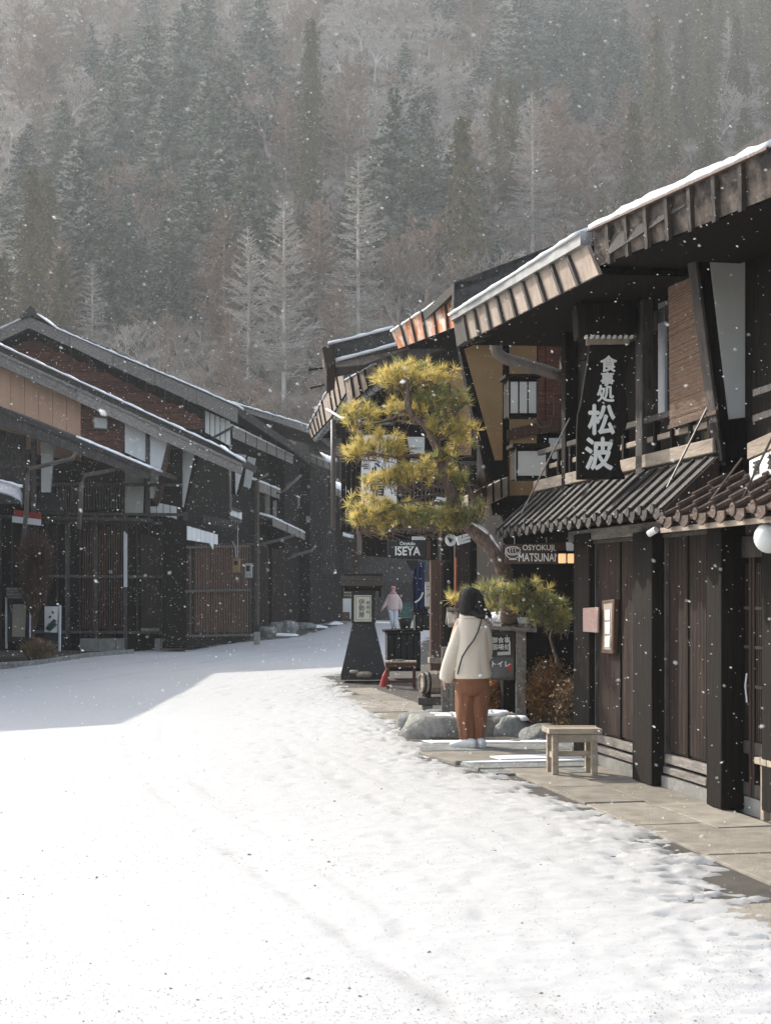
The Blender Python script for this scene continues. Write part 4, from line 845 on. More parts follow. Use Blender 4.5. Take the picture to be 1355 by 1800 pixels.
for x in (.06, .3): MB().par(bc+dirb*x-Zv*.18-sd*.12, dirb*.04, sd*.24, Zv*.045).build('cradle', M['dark'], ba)

# --- tapered inn sign stand
AS = thing('sign_stand', 'tall black tapered sign stand with a little roof and a white panel', 'sign', tuple(G(637, 1198)))
d = 25.0; c0 = W(638, 1198, d); c0.z = 0; k = d/F
def ring(x0, x1, y, dep): z = EYE+(HY-y)*k; return [Vector(((x0-CX)*k, d-dep, z)), Vector(((x1-CX)*k, d-dep, z)), Vector(((x1-CX)*k, d+dep, z)), Vector(((x0-CX)*k, d+dep, z))]
r = [ring(600, 679, 1192, .34), ring(600, 679, 1184, .34), ring(620, 658, 1095, .20)]
r[0] = [Vector((p.x, p.y, .05)) for p in r[0]]
MB().loft(r).build('skirt', M['ink'], AS, bevel=.01)
MB().loft([ring(618, 660, 1095, .22), ring(618, 660, 1038, .22)]).build('lamp_box', M['ink'], AS, bevel=.006)
MB().loft([ring(623, 653, 1092, .235), ring(623, 653, 1046, .235)]).build('panel', mat('cream_panel', (.66, .63, .52), (.6, .57, .47), 4), AS)  # even cream base colour, no emission
PA = VPlane((0, d-.235), 90)
for pts in ([(625, 1048), (651, 1048), (651, 1048.7), (625, 1048.7)], [(625, 1089.3), (651, 1089.3), (651, 1090), (625, 1090)], [(625, 1048), (625.7, 1048), (625.7, 1090), (625, 1090)], [(650.3, 1048), (651, 1048), (651, 1090), (650.3, 1090)]): slab(AS, 'line', PA, pts, .004, .004, M['ink'])
for ch, y in (('伊', 1059), ('勢', 1070), ('屋', 1081)): text(AS, ch, PA.hit(635.5, y, .003), (1, 0, 0), 11*k, M['ink'], .002, .0, name='character')
for ch, y in (('御', 1060), ('宿', 1068), ('処', 1076)): text(AS, ch, PA.hit(646.5, y, .003), (1, 0, 0), 6*k, M['greyd'], .002, .0, name='character')
for x in (602, 668): MB().tube([W(x, 1050, d), W(x, 1014, d)], .018, 6).build('roof_post', M['dark'], AS)
zt = EYE+(HY-1009)*k
for sgn in (-1, 1):
    for i in range(4):
        y0 = d+sgn*(.03+.09*i); MB().prism([Vector(((599-CX)*k, y0, zt-.045*i)), Vector(((673-CX)*k, y0, zt-.045*i)), Vector(((673-CX)*k, y0+sgn*.1, zt-.05*(i+1))), Vector(((599-CX)*k, y0+sgn*.1, zt-.05*(i+1)))], Zv*-.02).build('roof_shingle', M['dark'], AS)
MB().par(Vector(((598-CX)*k, d-.04, zt-.01)), ((674-598)*k, 0, 0), (0, .08, 0), (0, 0, .03)).build('ridge', M['greyd'], AS)
MB().loft([ring(606, 668, 1040, .20), ring(604, 670, 1020, .24)]).build('roof_underside', M['dark'], AS)
for x, y, s_ in ((640, 1186, 1.0), (622, 1181, .55)):
    st = thing('base_stone', 'pale stone weighing down the sign stand, %s' % ('the larger, flat one' if s_ > .9 else 'the smaller, leftmost one'), 'stone', tuple(W(x, 1197, 24.4)))
    c = W(x, y, 24.45); rings = []
    for i, (t, q) in enumerate(((-1, .5), (-.6, .9), (0, 1), (.6, .95), (1, .5))): rings.append([c+Vector((t*.13*s_, math.cos(a)*.09*q*s_, math.sin(a)*.055*q*s_+R.gauss(0, .003))) for a in np.linspace(0, 6.283, 9)[:-1]])
    MB().loft(rings).build('stone', M['beige'], st, smooth=True)

# ================================================================== LEFT SIDE
LG = VPlane((-6.0, 38.0), 94.5); us = Vector((math.sin(math.radians(4.5)), math.cos(math.radians(4.5)), 0))
def prism_back(T, name, pl, pxs, off, back, m, bevel=0, label=None):
    return MB().prism([pl.hit(x, y, off) for x, y in pxs], us*back).build(name, m, T, bevel=bevel, label=label)
LB = thing('wooden_house', 'left townhouse with peach siding and white plaster panels under a long gable board', 'house', (-8, 38, 0), 'old wooden townhouses along the street')
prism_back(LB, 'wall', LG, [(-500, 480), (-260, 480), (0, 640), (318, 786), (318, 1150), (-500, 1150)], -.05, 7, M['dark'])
prism_back(LB, 'roof', LG, [(-300, 468), (0, 611), (385, 783), (423, 806), (420, 818), (383, 800), (0, 630), (-300, 486)], .55, 2.6, M['tile'])
for i in range(5):
    x0, x1 = -300+i*145, -300+(i+1)*145-.6; f = lambda x: 472+(x+300)*.4625
    g_ = f(x0)+8; g2 = f(x1)+8
    slab(LB, 'barge_cap', LG, [(x0, g_-1), (x1, g2-1), (x1, g2+4), (x0, g_+4)], .66, .07, M['greyw'])
    slab(LB, 'barge_board', LG, [(x0, g_), (x1, g2), (x1, g2+24-(4 if i == 4 else 0)), (x0, g_+24)], .62, .07, M['greyw'], bevel=.006)
q0, q1 = LG.hit(-250, 489, .66), LG.hit(388, 786, .66); snow_edge(LB, q0, q1, us*.5, .045, seg=70)
q1, q2 = LG.hit(388, 786, .66), LG.hit(424, 808, .66); snow_edge(LB, q1, q2, us*.7, .06)
for i in range(8): slab(LB, 'siding_board', LG, [(-54+i*24.6, 604+i*11.1), (-54+i*24.6+24, 615+i*11.1), (-54+i*24.6+24, 830), (-54+i*24.6, 830)], .0+.006*(i % 2), .03, M['peach'])
for i in range(6): slab(LB, 'dark_board', LG, [(143, 700+i*19), (219, 700+i*19), (219, 718+i*19), (143, 718+i*19)], .01+.008*(i % 2), .03, M['redbrown'])
slab(LB, 'window', LG, [(165, 732), (190, 734), (190, 755), (165, 753)], .06, .06, M['greyw']); slab(LB, 'pane', LG, [(167, 734), (188, 736), (188, 753), (167, 751)], .07, .03, M['paper'])
slab(LB, 'plaster_panel', LG, [(220, 734), (256, 750), (256, 812), (220, 795)], .04, .04, M['plasterb']); slab(LB, 'plaster_panel', LG, [(220, 815), (254, 826), (252, 904), (220, 902)], .04, .04, M['plaster'])
slab(LB, 'post', LG, [(256, 745), (264, 749), (264, 940), (256, 940)], .10, .14, M['greyd'], bevel=.01)
slab(LB, 'wing_wall', LG, [(262, 748), (304, 766), (278, 890), (262, 890)], .06, .10, M['dark']); slab(LB, 'plaster_panel', LG, [(264, 750), (297, 764), (273, 876), (262, 876)], .08, .03, M['plasterb'], label='white plaster panel tapering to its foot')
slab(LB, 'wing_post', LG, [(298, 762), (305, 765), (283, 878), (276, 890), (270, 880)], .12, .12, M['brown'], bevel=.01)
slab(LB, 'wing_wall', LG, [(310, 770), (352, 788), (325, 905), (310, 905)], -.3, .10, M['dark']); slab(LB, 'plaster_panel', LG, [(314, 776), (344, 788), (323, 892), (312, 892)], -.28, .03, M['plaster'], label='grey plaster panel tapering to its foot')
for i in range(4): slab(LB, 'shoji_pane', LG, [(264+i*12, 881+i*2.5), (274.5+i*12, 883+i*2.5), (274.5+i*12, 905+i*2.6), (264+i*12, 901+i*2.6)], .05, .03, M['plasterb'])
# lower pent roof of that house
slab(LB, 'pent_barge_board', LG, [(-80, 690), (0, 722), (264, 826), (258, 842), (0, 748), (-80, 716)], 2.9, .12, M['greyd'], bevel=.01)
prism_back(LB, 'pent_roof', LG, [(-300, 600), (0, 714), (266, 822), (266, 830), (0, 724), (-300, 612)], 2.95, 2.8, M['tile'])
q0, q1 = LG.hit(135, 768, 2.95), LG.hit(266, 823, 2.95); snow_edge(LB, q0, q1, us*1.2, .035)
for pts, mm in (([(-20, 750), (44, 766), (44, 885), (-20, 885)], 'greyd'), ([(55, 770), (63, 773), (63, 900), (55, 900)], 'greyd'), ([(73, 772), (96, 780), (88, 865), (73, 865)], 'plaster')):
    slab(LB, 'side_panel', LG, pts, 1.9, .1, M[mm])
for i in range(6): slab(LB, 'side_board', LG, [(-20, 772+i*18), (44, 772+i*18), (44, 788+i*18), (-20, 788+i*18)], 1.93+.01*(i % 2), .03, M['greyd'])
slab(LB, 'lower_wall', LG, [(-200, 760), (214, 822), (214, 907), (262, 907), (262, 1146), (-200, 1146)], .4, .3, M['dark'])
for x in range(0, 262, 20): slab(LB, 'wall_batten', LG, [(x, 905), (x+3, 905), (x+3, 1120), (x, 1120)], .43, .04, M['darkb'])
for x, y0, y1 in ((48, 790, 960), (220, 905, 1140), (168, 905, 1120), (118, 905, 1120), (325, 900, 1138)): slab(LB, 'post', LG, [(x-3, y0), (x+4, y0), (x+4, y1), (x-3, y1)], .50, .1, M['greyd'], bevel=.01)
for pts in ([W(135, 795, 35), W(128, 806, 35), W(55, 824, 35.2), W(50, 835, 35.2), W(47, 900, 35.2), W(40, 965, 35.2)], [W(208, 818, 35.5), W(200, 826, 35.5), W(150, 835, 35.5), W(144, 850, 35.5), W(140, 930, 35.5)]):
    MB().tube(pts, .055, 8).build('downpipe', M['pipe'], LB, smooth=True)
slab(LB, 'white_strip', LG, [(218, 938), (224, 938), (224, 1032), (218, 1032)], .58, .05, M['plasterb']); slab(LB, 'white_strip', LG, [(324, 920), (327, 920), (327, 1040), (324, 1040)], .58, .05, M['plasterb'])
slab(LB, 'door', LG, [(248, 938), (282, 948), (282, 1112), (248, 1112)], .45, .05, M['darkb']); slab(LB, 'door_sill', LG, [(248, 1104), (281, 1104), (281, 1112), (248, 1112)], .48, .05, M['greyw'])
for x0, x1 in ((141, 172), (173, 204), (205, 219), (272, 282), (283, 323)): slab(LB, 'plinth_stone', LG, [(x0, 1123), (x1, 1122), (x1, 1146), (x0, 1146)], .60+R.uniform(0, .03), .3, M['plinth'], bevel=.01)
def lat(T, pl, x0, x1, y0, y1, off, st_, w_, m, dy=0.0, thick=.05):
    mb = MB(); x = x0
    while x < x1: mb.prism([pl.hit(xx, yy_+dy*(x-x0), off) for xx, yy_ in [(x, y0), (x+w_, y0), (x+w_, y1), (x, y1)]], -pl.n*thick); x += st_
    return mb.build('lattice_bars', m, T, kind='stuff')
lat(LB, LG, 146, 214, 915, 1105, .49, 4.2, 1.6, M['brown']); lat(LB, LG, 100, 138, 860, 900, .5, 4, 1.4, M['greyd']); lat(LB, LG, 284, 322, 925, 1115, .49, 4.5, 1.6, M['darkb']); lat(LB, LG, 100, 212, 848, 895, .5, 5, 1.4, M['greyd'])
for y in (848, 900, 915, 1010, 1108): slab(LB, 'cross_rail', LG, [(60, y), (322, y+2), (322, y+7), (60, y+5)], .51, .06, M['greyd'])
slab(LB, 'ledge', LG, [(0, 905), (262, 911), (262, 917), (0, 911)], 1.0, .5, M['greyd'], bevel=.01)
lw = slab(LB, 'wall_plate', LG, [(66, 866), (110, 868), (110, 900), (66, 900)], 1.5, .1, M['ink'])
slab(LB, 'red_band', LG, [(25, 896), (72, 902), (72, 912), (25, 906)], 1.7, .05, M['red']); slab(LB, 'white_band', LG, [(22, 907), (72, 913), (72, 924), (22, 918)], 1.7, .05, M['plasterb'])
LA = thing('wooden_house', 'dark townhouse just beyond the left edge of the view whose eave shades the road', 'house', (-11, 22, 0), 'old wooden townhouses along the street')
ha = [(-7.62, 22), (-7.62, 29.0)]
MB().prism([(-8.9, 29.1, 5.6), (-15, 29.1, 8.0), (-15, 29.1, 0), (-8.9, 29.1, 0)], (-.1, 5.2, 0)).build('shade_block', M['dark'], LA)  # unseen block added to close the gap in the shade on the road
MB().prism([(ha[0][0]-1.2, ha[0][1], 0), (ha[0][0]-7, ha[0][1], 0), (ha[0][0]-7, ha[0][1], 5.5), (ha[0][0]-1.2, ha[0][1], 4.3)], (ha[1][0]-ha[0][0], ha[1][1]-ha[0][1], 0)).build('wall', M['dark'], LA)
MB().prism([(ha[0][0], ha[0][1], 4.4), (ha[0][0]-5, ha[0][1], 6.4), (ha[0][0]-10, ha[0][1], 4.4), (ha[0][0]-10, ha[0][1], 4.25), (ha[0][0]-5, ha[0][1], 6.25), (ha[0][0], ha[0][1], 4.25)], (ha[1][0]-ha[0][0], ha[1][1]-ha[0][1], 0)).build('roof', M['tile'], LA)
aw = thing('metal_awning', 'curved shiny metal awning with snow at the left edge', 'awning', tuple(W(10, 880, 33)))
rings = []
for xx, yy in ((-60, 838), (-10, 842), (20, 850), (36, 858), (40, 868)): rings.append([W(xx, yy+16*math.sin(t)+6*(1-math.cos(t)), 33-.7*math.sin(t)) for t in np.linspace(0, 1.5, 6)]+[W(xx, yy+16*math.sin(t)+6*(1-math.cos(t))+3, 33-.7*math.sin(t)+.05) for t in np.linspace(1.5, 0, 6)])
MB().loft(rings).build('sheet', M['metal'], aw, smooth=True)
snow_edge(aw, W(-40, 838, 33.1), W(35, 856, 33.1), Vector((0, .3, .02)), .06)
# middle left house with the ridge ornament
LG2 = VPlane((-5.2, 42.0), 94.5)
LC = thing('wooden_house', 'left townhouse with red brown boarded gable and a tile ornament on its ridge', 'house', (-6, 44, 0), 'old wooden townhouses along the street')
prism_back(LC, 'wall', LG2, [(-400, 800), (0, 602), (50, 575), (357, 706), (357, 1140), (-400, 1140)], -.05, 12, M['dark'])
prism_back(LC, 'roof', LG2, [(-120, 640), (0, 581), (52, 552), (240, 634), (418, 712), (418, 728), (240, 648), (52, 566), (0, 594), (-120, 652)], .55, 12.5, M['tile'])
def rl(x): return np.interp(x, [50, 112, 174, 257, 335, 418], [556, 583, 612, 647, 680, 717])
bx = [50, 124, 198, 272, 346, 418]
for i in range(5): slab(LC, 'barge_board', LG2, [(bx[i], rl(bx[i])), (bx[i+1]-.6, rl(bx[i+1])), (bx[i+1]-.6, rl(bx[i+1])+21+i*1.6), (bx[i], rl(bx[i])+20+max(0, i-1)*1.6)], .62, .07, M['greyw'], bevel=.006)
for i in range(3): slab(LC, 'barge_board', LG2, [(50-i*50, 556+i*24), (1-i*50, 579.5+i*24), (1-i*50, 600+i*24), (50-i*50, 577+i*24)], .62, .07, M['greyw'], bevel=.006)
pts_ = [(66, 549), (100, 574), (174, 606), (257, 641), (335, 674), (419, 711)]
for a, b in zip(pts_[:-1], pts_[1:]): snow_edge(LC, LG2.hit(a[0], a[1]+3, .66), LG2.hit(b[0], b[1]+3, .66), us*.9, .045)
snow_edge(LC, LG2.hit(-60, 606, .66), LG2.hit(38, 560, .66), us*.6, .04)
orn = MB(); c = LG2.hit(54, 553, .7)
for dx, dz, r_ in ((0, .06, .12), (-.16, -.02, .075), (.16, -.02, .075), (-.25, -.07, .05), (.25, -.07, .05), (0, .2, .05)): orn.tube([c+Vector((dx, 0, dz)), c+Vector((dx, .35, dz))], r_, 10)
orn.build('ridge_ornament', M['greyd'], LC)
MB().tube([LG2.hit(52, 552, .6)+Zv*.03, LG2.hit(52, 552, .6)+us*12], .12, 8).build('ridge', M['tile'], LC)
for i in range(9): slab(LC, 'gable_board', LG2, [(0, 584+i*19), (359, 584+i*19), (359, 602+i*19), (0, 602+i*19)] if i > 7 else [(max(0, 50-(i+.2)*40), 600+i*18), (min(358, 70+i*39), 600+i*18), (min(358, 100+i*39), 617+i*18), (max(0, 50-(i+1)*40), 617+i*18)], .0+.012*(i % 2), .04, M['redbrown'])
for x in (90, 124, 157, 223, 256, 289, 322): slab(LC, 'gable_batten', LG2, [(x, rl(x)+14), (x+2.5, rl(x)+15), (x+2.5, 820), (x, 820)], .04, .03, M['brown'])
for i in range(5):
    x = 361+i*9; slab(LC, 'shoji_pane', LG2, [(x, 722+i*4), (x+7.5, 725+i*4), (x+7.5, 764+i*5), (x, 760+i*5)], .06, .03, M['paper'])
slab(LC, 'brace', LG2, [(373, 768), (410, 748), (410, 752), (374, 772)], .12, .04, M['greyd'])
LF = VPlane(tuple(LG2.hit(355, 900, 0))[:2], 4.5, (0, 0))    # street front
for i in range(9): slab(LC, 'shoji_pane', LF, [(358+i*7.6, 873+i*3.1), (364.6+i*7.6, 875.6+i*3.1), (364.6+i*7.6, 891+i*2.8), (358+i*7.6, 888+i*2.8)], .08, .03, M['plasterb'])
for i in range(7): slab(LC, 'shoji_pane', LF, [(331+i*7.6, 925+i*2.2), (337.6+i*7.6, 926.6+i*2.2), (337.6+i*7.6, 950+i*1.2+(10 if i == 5 else 0)), (331+i*7.6, 949+i*1.2)], .9, .03, M['plasterb'])
for i in range(8): slab(LC, 'window_bar', LF, [(357+i*7, 800+i), (359.5+i*7, 800+i), (359.5+i*7, 868+i*2), (357+i*7, 866+i*2)], .1, .03, M['greyw' if i in (0, 3, 5) else 'greyd'])
for i in range(4): slab(LC, 'curtain', LF, [(376+i*7, 805+i*2), (380+i*7, 806+i*2), (380+i*7, 850+i*3), (376+i*7, 848+i*3)], .05, .03, M['plaster'])
slab(LC, 'balcony_rail', LF, [(357, 870), (424, 897), (424, 901), (357, 874)], .14, .05, M['greyd'])
slab(LC, 'sill_beam', LF, [(357, 893), (424, 915), (424, 920), (357, 899)], .12, .07, M['greyd'])
PW = VPlane((-4.4, 46), 94.5)
slab(LC, 'wing_wall', PW, [(407, 796), (437, 806), (420, 872), (407, 868)], .0, .1, M['dark']); slab(LC, 'plaster_panel', PW, [(414, 797), (433, 800), (415, 870), (414, 860)], .03, .04, M['plasterb']); slab(LC, 'plaster_panel', PW, [(436, 802), (450, 806), (440, 858), (428, 855)], .03, .04, M['plaster'])
for x, y0, y1 in ((380, 930, 1130), (325, 930, 1138), (452, 845, 1118)):
    MB().tube([W(x+20, y0-12, 41), W(x, y0, 41), W(x, y1-20, 41)], .05, 8).build('downpipe', M['pipe'], LC, smooth=True); o = W(x, y1, 41); MB().box((o.x, 41, .17), (.16, .16, .42)).build('pipe_base', M['plinth'], LC, bevel=.01)
MB().tube([W(363, 800, 43), W(364, 900, 43), W(352, 912, 43)], .04, 7).build('downpipe', M['pipe'], LC, smooth=True); MB().tube([W(404, 745, 43), W(405, 900, 43)], .04, 7).build('downpipe', M['greyw'], LC, smooth=True)
# eave of the middle house running up the street
ev0, ev1 = LG2.hit(411, 752, .6), None; ev0 = W(410, 750, 42.5); ev1 = W(515, 801, 54)
fascia(LC, ev0, ev1, ev0-Zv*.32, ev1-Zv*.30, 6, M['greyw'], batten=.04); snow_edge(LC, ev0+Zv*.02, ev1+Zv*.02, Vector((-.5, 0, .1)), .05)
slab(LC, 'lower_wall', LF, [(328, 915), (440, 935), (440, 1124), (328, 1140)], .75, .6, M['dark'])
for x in range(334, 440, 15): slab(LC, 'wall_batten', LF, [(x, 960), (x+2.5, 960), (x+2.5, 1115), (x, 1115)], .78, .05, M['darkb'])
lat(LC, LF, 345, 438, 955, 1112, .80, 4.5, 1.5, M['brown']); lat(LC, LF, 358, 422, 905, 925, .3, 4, 1.5, M['greyd'], .2)
for y in (958, 1035, 1114): slab(LC, 'cross_rail', LF, [(330, y+2), (440, y), (440, y+4), (330, y+6)], .84, .05, M['greyd'])
mt = thing('meter_box', 'brass coloured meter box with a dark window on the left wall', 'meter', tuple(W(415, 1005, 42.5)))
P = VPlane((-4.2, 42.5), 92)
slab(mt, 'case', P, [(408, 982), (422, 981), (422, 1006), (408, 1007)], .0, .15, mat('brass_case', (.34, .24, .10), (.25, .17, .07), 8), bevel=.01); slab(mt, 'window', P, [(412, 986), (418, 986), (418, 993), (412, 993)], .01, .02, M['ink'])
MB().tube([P.hit(415, 980, 0), P.hit(414, 962, 0), P.hit(409, 952, 0), P.hit(396, 950, 0)], .02, 6).build('conduit', M['metal'], mt); MB().tube([P.hit(418, 980, 0), P.hit(418, 925, 0)], .018, 6).build('conduit', M['metal'], mt)
mt2 = thing('meter_box', 'grey metal meter box to the right of the brass one', 'meter', tuple(W(435, 1012, 43)))
slab(mt2, 'case', P, [(430, 990), (443, 990), (443, 1016), (430, 1016)], .0, .15, M['metal'], bevel=.01); slab(mt2, 'window', P, [(433, 994), (440, 994), (440, 1004), (433, 1004)], .01, .02, M['ink'])
# far left houses
def farhouse(label, name, pl0, wall, roof, bb, back, snow=None):
    T = thing('wooden_house', label, 'house', (pl0.p.x, pl0.p.y, 0), 'old wooden townhouses along the street')
    prism_back(T, 'wall', pl0, wall, -.05, back, M['dark']); prism_back(T, 'roof', pl0, roof, .3, back+.4, M['tile'])
    for b in bb: slab(T, 'barge_board', pl0, b, .36, .08, M['greyw'], bevel=.005)
    return T
LD = farhouse('dark left townhouse up the street with snow along three stepped eaves', 'd', VPlane((-3.9, 54), 95), [(300, 720), (418, 722), (500, 790), (500, 1112), (300, 1112)], [(300, 700), (415, 705), (545, 748), (545, 758), (415, 716), (300, 712)], [[(415, 708), (479, 729), (479, 740), (415, 720)], [(480, 729.5), (545, 750), (543, 762), (480, 740)]], 10)
snow_edge(LD, W(400, 705, 53.6), W(543, 748, 53.6), us*1.5, .05)
for (x0, y0, x1, y1, d0, d1, h) in ((450, 845, 558, 888, 50, 62, .32), (480, 911, 578, 957, 50, 66, .26), (478, 782, 538, 820, 56, 66, .25)):
    A_, B_ = W(x0, y0, d0), W(x1, y1, d1); fascia(LD, A_, B_, A_-Zv*h, B_-Zv*h, 5, M['greyw'], batten=.04); snow_edge(LD, A_+Zv*.02, B_+Zv*.02, Vector((-.9, 0, .25)), .06)
    MB().prism([A_-Zv*.02, B_-Zv*.02, B_+Vector((-1.6, 0, .5)), A_+Vector((-1.6, 0, .5))], Zv*-.08).build('eave_roof', M['tile'], LD)
PDf = VPlane((-4.0, 50), 3)
for x0, x1, y0, y1, d_, mm in ((446, 456, 850, 1120, 49, 'greyd'), (507, 512, 958, 1105, 56, 'greyd'), (556, 560, 955, 1095, 62, 'greyd'), (466, 474, 870, 915, 52, 'greyw'), (480, 486, 880, 915, 52, 'greyw'), (504, 509, 965, 1005, 57, 'plasterb'), (543, 551, 1019, 1033, 60, 'plasterb'), (538, 545, 907, 918, 56, 'greyw'), (455, 470, 958, 1112, 51, 'darkb'), (478, 500, 965, 1108, 53, 'darkb')):
    P = VPlane(tuple(W(x0, 0, d_))[:2], 92); slab(LD, 'post' if x1-x0 < 12 else 'door', P, [(x0, y0), (x1, y0), (x1, y1), (x0, y1)], 0, .1, M[mm])
for pts in ([(448, 958), (460, 957), (505, 945), (520, 940)], [(500, 985), (520, 975), (548, 968), (556, 958)], [(486, 868), (500, 862), (530, 835)]): MB().tube([W(x, y, 50) for x, y in pts], .05, 7).build('downpipe', M['pipe'], LD, smooth=True)
prism_back(LD, 'wall', VPlane((-3.0, 58), 95), [(480, 800), (545, 830), (545, 1100), (480, 1104)], 0, 12, M['dark'])
for (x0, y0, x1, y1, d_) in ((584, 856, 624, 874, 64), (545, 800, 590, 818, 62), (560, 900, 600, 915, 66), (600, 905, 640, 922, 68)):
    A_, B_ = W(x0, y0, d_), W(x1, y1, d_+3); fascia(FH_ if False else LD, A_, B_, A_-Zv*.28, B_-Zv*.28, 4, M['greyw'], batten=.05); snow_edge(LD, A_+Zv*.02, B_+Zv*.02, Vector((0, 1.0, .3)), .07); MB().prism([A_, B_, B_+Vector((0, 1.6, .4)), A_+Vector((0, 1.6, .4))], Zv*-.1).build('eave_roof', M['tile'], LD)
for x0, x1, y0, y1 in ((548, 575, 825, 880), (548, 590, 935, 1010)): lat(LD, VPlane((-3, 61.5), 92), x0, x1, y0, y1, 0, 4.2, 1.5, M['greyd'])
cs = thing('paper_cone_planter', 'pale tapered wall planter by the far left doorway', 'planter', tuple(W(553, 1083, 60)))
P = VPlane(tuple(W(553, 0, 60))[:2], 92); slab(cs, 'cone', P, [(546, 1055), (552, 1055), (550, 1083), (548, 1083)], 0, .12, M['plaster']); 
FH = thing('wooden_house', 'dark house closing the end of the street behind the walking person', 'house', (-1, 74, 0), 'old wooden townhouses along the street')
PF = VPlane((-1, 74), 92)
slab(FH, 'wall', PF, [(520, 760), (600, 740), (1000, 740), (1000, 1094), (520, 1094)], 0, 8, M['greyd'])
slab(FH, 'dark_wing', PF, [(545, 770), (598, 770), (598, 1088), (545, 1088)], .6, .6, M['dark'])
MB().prism([PF.hit(x, y, 1.6) for x, y in [(600, 941), (685, 962), (685, 968), (600, 948)]], Vector((0, 1.4, .4))).build('eave', M['tile'], FH); snow_edge(FH, PF.hit(600, 941, 1.7), PF.hit(685, 962, 1.7), Vector((0, .5, .1)), .1)
for i in range(16): slab(FH, 'lattice_bar', PF, [(672+i*5.2, 1022), (673.6+i*5.2, 1022), (673.6+i*5.2, 1062), (672+i*5.2, 1062)], .12, .08, M['greyd'])
slab(FH, 'lattice_rail', PF, [(670, 1020), (760, 1020), (760, 1023), (670, 1023)], .16, .1, M['greyd'])
slab(FH, 'base_board', PF, [(670, 1062), (760, 1062), (760, 1094), (670, 1094)], .1, .1, M['greyd'])
for i in range(4): slab(FH, 'stacked_board', PF, [(596, 1030+i*5), (628, 1030+i*5), (628, 1033+i*5), (596, 1033+i*5)], .5, .5, M['beige'])
slab(FH, 'white_panel', PF, [(597, 1052), (619, 1052), (619, 1088), (597, 1088)], .9, .2, M['plaster']); slab(FH, 'white_post', PF, [(594, 1000), (598, 1000), (598, 1088), (594, 1088)], 1.0, .2, M['palegrey'])
slab(FH, 'green_panel', PF, [(704, 1062), (722, 1058), (722, 1096), (704, 1096)], .6, .2, mat('green_tarp', (.035, .12, .10), (.02, .08, .07), 4))
slab(FH, 'flower_box', PF, [(600, 1076), (614, 1076), (614, 1090), (600, 1090)], 1.3, .3, M['brown']); 
dt = brush('small_bare_tree', 'thin brown tree in front of the dark house at the street end', 'tree', tuple(W(625, 965, 70)), (.35, .35, 1.3), 300, M['brown'], .5, .03)
# left ground props
fl = thing('notice_stand', 'roofed wooden notice stand with a yellowed paper at the far left', 'sign', tuple(G(38, 1140)))
P = VPlane((tuple(W(38, 0, 33))[0], 33), 92)
slab(fl, 'board', P, [(14, 1050), (56, 1050), (56, 1128), (14, 1128)], 0, .3, M['ink'], bevel=.01); slab(fl, 'paper', P, [(23, 1062), (47, 1062), (44, 1120), (22, 1119)], .02, .02, mat('yellowed_paper', (.40, .37, .29), (.30, .28, .22), 20))
for i in range(4): slab(fl, 'roof_slat', P, [(12+i, 1033+i*5), (61-i*.2, 1033+i*5), (62, 1037+i*5), (11, 1037+i*5)], .25-.02*i, .5, M['greyw'])
for x in (10, 52): slab(fl, 'post', P, [(x, 1050), (x+2, 1050), (x+2, 1140), (x, 1140)], .05, .1, M['palegrey'])
fl2 = thing('signboard', 'white standing signboard with a dark green brush drawing at the far left', 'sign', tuple(G(92, 1145)))
slab(fl2, 'board', P, [(79, 1066), (103, 1066), (100, 1112), (79, 1111)], .1, .06, M['plasterb']); slab(fl2, 'post', P, [(104, 1064), (107, 1064), (106, 1145), (103, 1145)], .12, .08, M['palegrey']); slab(fl2, 'lower_board', P, [(79, 1112), (103, 1112), (103, 1145), (79, 1145)], .08, .06, M['ink'])
for a, b, w_ in (((83, 1106), (98, 1090), .045), ((86, 1108), (99, 1096), .05), ((85, 1098), (92, 1100), .03), ((92, 1075), (95, 1078), .02), ((88, 1083), (89, 1086), .03)): MB().tube([P.hit(*a, .11), P.hit(*b, .11)], w_, 5).build('drawing_stroke', mat('dark_green_ink', (.02, .06, .05)), fl2)
brush('dry_bush', 'tangle of dry reddish brown branches under the pent roof at the far left', 'bush', tuple(W(62, 985, 32)), (.55, .4, .85), 1500, M['brown'], .5, .012, group=None)
brush('dry_bush', 'low brown withered bush at the foot of the far left notice stand', 'bush', tuple(W(68, 1135, 32)), (.5, .3, .22), 500, M['dryb'], .2, .01)
tj = thing('clay_jar', 'dark red brown clay jar between the two far left sign stands', 'jar', tuple(G(62, 1145)))
c = W(62, 1145, 32.5); c.z = 0; MB().tube([c, c+Zv*.15, c+Zv*.4, c+Zv*.5], [.14, .2, .19, .12], 12).build('jar', M['redbrown'], tj, smooth=True)
